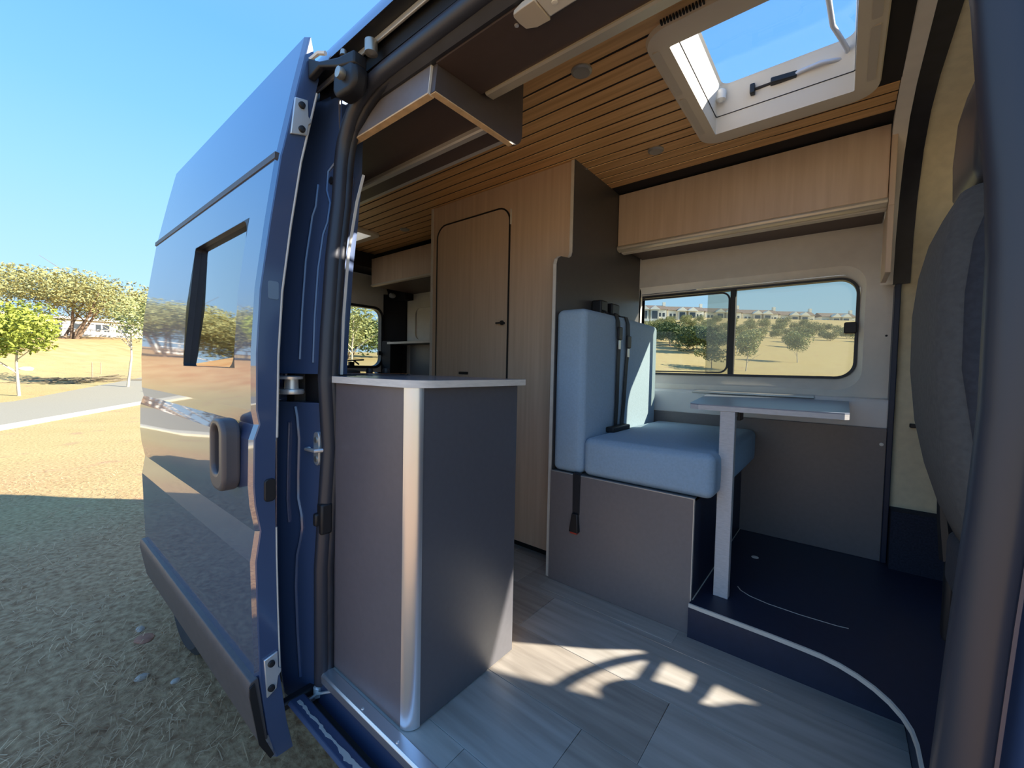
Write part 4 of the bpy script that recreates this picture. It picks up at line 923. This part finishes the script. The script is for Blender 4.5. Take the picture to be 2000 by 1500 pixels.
# ================================================================ OUTSIDE: trees, fence, houses
def branchy(mb, base, top, r0, r1, rg, forks=3, spread=.5):
    base, top = Vector(base), Vector(top)
    mid = base.lerp(top, .45) + Vector((rg.uniform(-.1, .1), rg.uniform(-.1, .1), 0)) * (top - base).length * .3
    mb.tube([base, mid, top], [r0, (r0 + r1) / 2, r1], 6)
    for i in range(forks):
        t = rg.uniform(.3, .9); p = base.lerp(mid, t * 2) if t < .5 else mid.lerp(top, t * 2 - 1)
        L = (top - base).length * rg.uniform(.4, .7); a = rg.uniform(0, 6.283)
        e = p + Vector((math.cos(a) * spread, math.sin(a) * spread, .75)).normalized() * L
        mb.tube([p, p.lerp(e, .5) + Vector((0, 0, .06 * L)), e], [r1 * .9, r1 * .6, r1 * .25], 5)
def make_tree(name, label, cat, group, seed, H, W, trunk, leafm, barkm, n=2600, leaf=.16, lobes=9, flat=.45, clear=.25, up=0.0, lean=0.0):
    rg = random.Random(seed); t = thing(name, (0, 0, 0), label, cat, group)
    mb = MB()
    for k in range(trunk):
        a = rg.uniform(0, 6.283); d = W * .22 * (k > 0) + .05 * W * (trunk > 1)
        branchy(mb, (rg.uniform(-.04, .04) * W * (trunk > 1), rg.uniform(-.04, .04) * W * (trunk > 1), -.1), (math.cos(a) * d + lean, math.sin(a) * d, H * .78), .012 * H + .01 + .006 * H * (trunk > 1), .006 * H, rg, 4, 1.0)
    link('trunk', mb, barkm, t, ang=1.2)
    vs = []; fs = []
    cs = []
    for i in range(lobes):
        a = rg.uniform(0, 6.283); q = math.sqrt(rg.random()) * .5 * W * .72
        z = H * (clear + (1 - clear) * rg.uniform(.35, .78)) - up * (q / W) * H * .9
        cs.append((q * math.cos(a) + lean, q * math.sin(a), z, W * rg.uniform(.20, .32), H * (1 - clear) * rg.uniform(.24, .36) * (1 if flat > .4 else .8)))
    for i in range(n):
        cx, cy, cz, rx, rz = cs[i % lobes]
        while True:
            u, v, w_ = rg.uniform(-1, 1), rg.uniform(-1, 1), rg.uniform(-1, 1); q = u * u + v * v + w_ * w_
            if q < 1: break
        k = (q ** .5 + 1e-6) ** -.45
        p = Vector((cx + u * rx * k, cy + v * rx * k, min(cz + w_ * rz * k, H * rg.uniform(.97, 1.03))))
        d = Vector((rg.uniform(-1, 1), rg.uniform(-1, 1), rg.uniform(-.5, .7))).normalized(); s_ = d.cross(Vector((rg.uniform(-1, 1), rg.uniform(-1, 1), rg.uniform(-1, 1)))).normalized()
        L = leaf * rg.uniform(.6, 1.5); B = L * .42
        o = len(vs); vs += [p - d * L, p + s_ * B, p + d * L, p - s_ * B]; fs += [(o, o + 1, o + 2, o + 3)]
    cr_ = link('crown', MB().add(vs, fs), leafm, t, smooth=False)
    return t
def place(t, x, y, sc=1.0, rot=0.0, label=None, first=False):
    o = t if first else dup(t)
    o.location = (x, y, hgt(x, y) - .02); o.scale = (sc, sc, sc); o.rotation_euler = (0, 0, rot)
    if label: o['label'] = label
    return o
# acacias on the bank beyond the path
ac = make_tree('acacia_tree', 'wide spreading acacia with forked trunk on the red bank, seen beside the open door', 'tree', 'acacias on the bank', 21, 7.9, 14.5, 5, LEAF_OLIVE, BARK, 15000, .14, 26, .4, .24, .50)
tw = [c for c in ac.children if c.name.startswith('crown')][0]
rgx = random.Random(4); mb = MB()
for i in range(1500):
    a = rgx.uniform(0, 6.283); q = rgx.uniform(.2, 5.2); z = rgx.uniform(2.0, 4.0) - .05 * q; d = Vector((math.cos(a), math.sin(a), rgx.uniform(-.1, .6))).normalized(); p = Vector((q * math.cos(a), q * math.sin(a), z))
    s_ = Vector((-d.y, d.x, 0)) * .012; L = rgx.uniform(.3, .9); o = len(mb.v); mb.v += [p - s_, p + s_, p + d * L]; mb.f += [(o, o + 1, o + 2)]
link('dry_twigs', mb, LEAF_DRY, ac, smooth=False)
place(ac, -62.5, 4.2, 1.0, .4, first=True)
place(ac, -78, -7.0, 1.15, 2.1, 'large acacia crown filling the left edge of the frame')
place(ac, -74, 13.5, .95, 4.0, 'acacia farther back, half hidden by the open sliding door')
place(ac, -41, -7.2, .80, 1.0, 'acacia mirrored in the rear half of the sliding door')
place(ac, -46, -12.5, .82, 3.0, 'acacia mirrored around the recessed door window')
place(ac, -42, -17.5, .78, 5.2, 'acacia mirrored low beside the yellow green tree')
yl = make_tree('young_tree', 'bright yellow green young tree cut by the left edge of the frame', 'tree', None, 31, 3.7, 2.9, 1, LEAF_YEL, PALEBARK, 5200, .085, 13, .5, .36, -.05)
place(yl, -24.8, .35, 1.0, .3, first=True)
place(yl, -31, -11.0, 1.35, 2.0, 'bright yellow green tree mirrored at the front edge of the door')
sp = make_tree('young_tree', 'pale sparse young tree standing right beside the rear edge of the open door', 'tree', None, 37, 4.3, 2.8, 1, LEAF_PALE, PALEBARK, 2000, .075, 12, .5, .38, -.25, .15)
place(sp, -26.3, 3.65, 1.0, 1.0, first=True)
place(sp, -17.2, 9.9, 1.12, 2.6, 'pale young tree with forked white trunk outside the rear window')
place(sp, -27, 14.4, 1.0, .5, 'thin pale young tree farther off through the rear window')
dk = make_tree('dense_tree', 'dark dense tree behind the saplings through the rear window', 'tree', 'dark trees behind the van', 41, 6.0, 7.0, 2, LEAF_DARK, BARK, 5200, .20, 16, .5, .0)
place(dk, -52, 29.5, 1.0, 0, first=True)
place(dk, -50, 24.5, .9, 4, 'dark tree farthest left through the rear window, by the pillar')
place(dk, -55, 36.5, 1.0, 1, 'dark tree farthest right through the rear window')
place(dk, -68, 36, 1.2, 2, 'dark tree farthest back through the rear window')
# brush pile, stakes, litter on the far verge
rgx = random.Random(9); mb = MB()
for i in range(70):
    x, y = -29.8 + rgx.uniform(-.8, .8), 2.2 + rgx.gauss(0, .95); a = rgx.uniform(-.5, .5) + math.pi / 2; L = rgx.uniform(.4, 1.3)
    z = hgt(x, y) + rgx.uniform(.02, .22); mb.tube([(x, y, z), (x + math.cos(a) * L, y + math.sin(a) * L, z + rgx.uniform(-.06, .12))], rgx.uniform(.008, .022), 4)
tag(link('brush_pile', mb, mat('dead_twigs', (.20, .16, .10), .9)), 'heap of cut dry branches lying on the verge beyond the path', 'brush pile')
for i, (x, y, h) in enumerate(((-30.6, 2.9, .95), (-34.2, 3.6, .7))):
    tag(link('stake', MB().lathe([(.028, -.1), (.026, h * .9), (.012, h)], (x, y, hgt(x, y)), 'z', 7), WOODST), ('taller wooden stake beside the brush pile' if i == 0 else 'shorter wooden stake up the slope behind the brush pile'), 'stake')
stone((-34.6, .75, hgt(-34.6, .75) + .05), (.22, .3, .14), WHITEF, 'white piece of litter on the sunlit red bank', 12, 'litter', 'litter')
# white railing on top of the bank
def fence(p0, p1, n, h, label):
    f = thing('white_fence', (p0[0], p0[1], hgt(*p0)), label, 'fence', 'white railings on the bank')
    P = [(lerp(p0[0], p1[0], i / n), lerp(p0[1], p1[1], i / n)) for i in range(n + 1)]
    for i, (x, y) in enumerate(P):
        z = hgt(x, y); link('post', MB().box(x - .07, x + .07, y - .07, y + .07, z - .1, z + h), WHITEF, f, smooth=False)
    for k in (.12, .55, 1.0):
        mb = MB().tube([(x, y, hgt(x, y) + h * k) for x, y in P], .055, 4); link('rail', mb, WHITEF, f)
    mb = MB(); m = n * 6
    for i in range(m):
        x, y = lerp(p0[0], p1[0], (i + .5) / m), lerp(p0[1], p1[1], (i + .5) / m); z = hgt(x, y); mb.box(x - .025, x + .025, y - .025, y + .025, z + h * .12, z + h * .55)
    b = link('baluster', mb, WHITEF, f, smooth=False); tag(b, kind='stuff')
    link('base_wall', MB().loft([[(x, y - .08, hgt(x, y) - .3), (x, y + .08, hgt(x, y) - .3), (x, y + .08, hgt(x, y) + .12), (x, y - .08, hgt(x, y) + .12)] for x, y in P]), WHITEF, f, smooth=False)
fence((-72, 1.0), (-66, 15.5), 9, 1.45, 'white railing on the bank seen under the large acacia')
fence((-56, -9), (-40, -27), 11, 1.35, 'white railing on the bank mirrored in the sliding door')
bl = thing('low_building', (-92, 8, hgt(-92, 8)), 'low pale building behind the railing and acacias', 'building')
zb = hgt(-92, 8)
link('wall', MB().box(-96, -90, 0, 17, zb - 1.5, zb + 2.0), HOUSEB, bl, smooth=False); link('roof', MB().box(-96.4, -89.6, -.4, 17.4, zb + 2.0, zb + 2.35), WHITEF, bl, smooth=False)
for i in range(6): link('window', MB().box(-90, -89.95, 1.5 + 2.5 * i, 3.0 + 2.5 * i, zb + .4, zb + 1.5), WIND, bl, smooth=False)
# field trees through the far window
gt = make_tree('olive_tree', 'x', 'tree', 'dark green trees on the field', 51, 2.7, 3.7, 2, LEAF_DARK, BARK, 3600, .12, 14, .5, .02)
gl_ = ['dark green tree with split trunk, nearest the van left of the mullion', 'dark green tree just behind and left of the split-trunked one', 'dark green tree closest to the window mullion', 'dark green tree partly behind the blue backrest, near the field edge', 'dark green tree in the second row, left of the pair', 'dark green tree in the second row between two trunks', 'dark green tree farthest back beside the partition']
for i, (x, y, s_, a) in enumerate(((-10.6, 40.4, 1.08, 0), (-12.2, 43.5, 1.0, 1), (-9.9, 43.2, .8, 2), (-14.6, 45.0, 1.0, 3), (-15.6, 49.5, 1.1, 4), (-12.9, 48.5, .95, 5), (-17.9, 52, 1.0, 1.5))):
    place(gt, x, y, s_ * .82, a, gl_[i], first=(i == 0))
ot = make_tree('orchard_tree', 'olive brown bushy tree in the rows on the far golden field', 'tree', 'orchard trees on the far field', 61, 2.9, 4.0, 1, LEAF_OLIVE, BARK, 2200, .13, 12, .5, .02)
spots = []
rgx = random.Random(17)
for row in range(7):
    t = 50 + row * 9.0
    for c in range(26):
        u = -60 + c * 36 * 50 / t * 1.0 + rgx.uniform(-8, 8)
        uu = 1240 + u * 1.0 - row * 6
        if uu > 1760 or uu < 1225: continue
        if t < 55 and uu < 1400: continue
        if t < 62 and uu > 1600: continue
        if any(math.hypot((-0.627 + .778 * ((uu - 1000) / 799.2)) * t - q[0], (.778 + .628 * ((uu - 1000) / 799.2)) * t - q[1]) < 3.1 for q in spots): continue
        k = (uu - 1000) / 799.2
        spots.append(((-0.627 + .778 * k) * t + rgx.uniform(-.8, .8), (.778 + .628 * k) * t + rgx.uniform(-.8, .8), rgx.uniform(.55, .82) * (.85 + .15 * row / 6), rgx.uniform(0, 6)))
for i, (x, y, s_, a) in enumerate(spots): place(ot, x, y, s_, a, first=(i == 0))
nt = make_tree('young_tree', 'yellowish slender young tree on the field, just right of the window mullion', 'tree', None, 71, 3.0, 2.3, 1, LEAF_PALE, PALEBARK, 2200, .08, 12, .5, .22, -.1)
place(nt, -5.0, 31.0, .9, 0, first=True)
place(nt, -2.9, 41.0, .85, 2, 'slender bushy young tree on the field, nearest the right end of the far window')
sr = make_tree('shrub', 'low grey green shrub on the field at the foot of the window mullion', 'shrub', None, 73, 1.7, 2.0, 1, LEAF_OLIVE, BARK, 800, .10, 7, .5, .15)
place(sr, -7.0, 30.5, 1.0, 0, first=True)
tp = thing('picnic_shade', (-9.4, 45.6, hgt(-9.4, 45.6)), 'pale blue canopy on thin posts in the field beside the dark green trees', 'canopy')
zt = hgt(-9.4, 45.6)
link('sheet', MB().box(-10.9, -7.9, 44.6, 46.6, zt + 1.0, zt + 1.12), TARP, tp)
for dx, dy_ in ((-1.4, -.9), (1.4, -.9), (-1.4, .9), (1.4, .9)): link('post', MB().box(-9.4 + dx - .04, -9.4 + dx + .04, 45.6 + dy_ - .04, 45.6 + dy_ + .04, zt - .2, zt + 1.0), STEEL, tp, smooth=False)
# terrace houses on the ridge
HR = Vector((.778, .628, 0)); HF = Vector((.627, -.778, 0))           # along the row, and facing the van
def house(c, label, first):
    c = Vector(c); zb = c.z; h = thing('terrace_house', c, label, 'house', 'terrace houses on the ridge')
    def bx(mb, u0, u1, f0, f1, z0, z1):
        return mb.obox(c + HR * ((u0 + u1) / 2) + HF * ((f0 + f1) / 2) + Vector((0, 0, (z0 + z1) / 2)), HR * ((u1 - u0) / 2), HF * ((f1 - f0) / 2), Vector((0, 0, (z1 - z0) / 2)))
    def gable(mb, u0, u1, f0, f1, z0, z1, along):
        pts = []
        if along:
            fm = (f0 + f1) / 2
            secs = [[c + HR * u + HF * f + Vector((0, 0, z)) for f, z in ((f0, z0), (fm, z1), (f1, z0))] for u in (u0, u1)]
        else:
            um = (u0 + u1) / 2
            secs = [[c + HR * u + HF * f + Vector((0, 0, z)) for u, z in ((u0, z0), (um, z1), (u1, z0))] for f in (f0, f1)]
        return mb.loft(secs)
    link('wall', bx(MB(), -6.6, 6.6, -5, 0, -3, 5.2), HOUSEW, h, smooth=False)
    link('roof', gable(MB(), -6.8, 6.8, -5.6, .6, 5.2, 7.0, True), ROOFM, h, smooth=False)
    for u in (-1.9, 1.9):
        b_ = link('bay', bx(MB(), u - 1.5, u + 1.5, 0, 1.4, -2, 4.9), HOUSEB, h, smooth=False)
        link('bay_roof', gable(MB(), u - 1.9, u + 1.9, -.5, 1.8, 4.9, 6.3, False), HOUSEW, h, smooth=False)
        link('bay_window', bx(MB(), u - 1.0, u + 1.0, 1.4, 1.46, 1.6, 4.4), WIND, h, smooth=False)
        link('balcony', bx(MB(), u - 1.7, u + 1.7, 1.4, 2.0, .6, 1.5), HOUSEW, h, smooth=False)
    for u in (-5.6, -4.2, 4.2, 5.6):
        for z in (2.6, -.4): link('window', bx(MB(), u - .42, u + .42, 0, .05, z, z + 1.4), WIND, h, smooth=False)
    link('chimney', bx(MB(), 6.1, 7.0, -3.2, -2.2, 5, 8.2), HOUSEW, h, smooth=False)
    return h
hl = ['leftmost terrace house in the ridge row, beside the dark partition', 'terrace house on the ridge above the dark green trees', 'terrace house on the ridge just left of the window mullion', 'terrace house on the ridge just right of the window mullion',
      'terrace house on the ridge above the middle of the right pane', 'terrace house at the lower right end of the ridge row']
for i, u in enumerate((1262, 1335, 1408, 1480, 1552, 1632)):
    t = 150 + i * 2; k = (u - 1000) / 799.2
    house(((-0.627 + .778 * k) * t, (.778 + .628 * k) * t, 954 * .001 + t * (.117 - .0014 * i)), hl[i], i == 0)
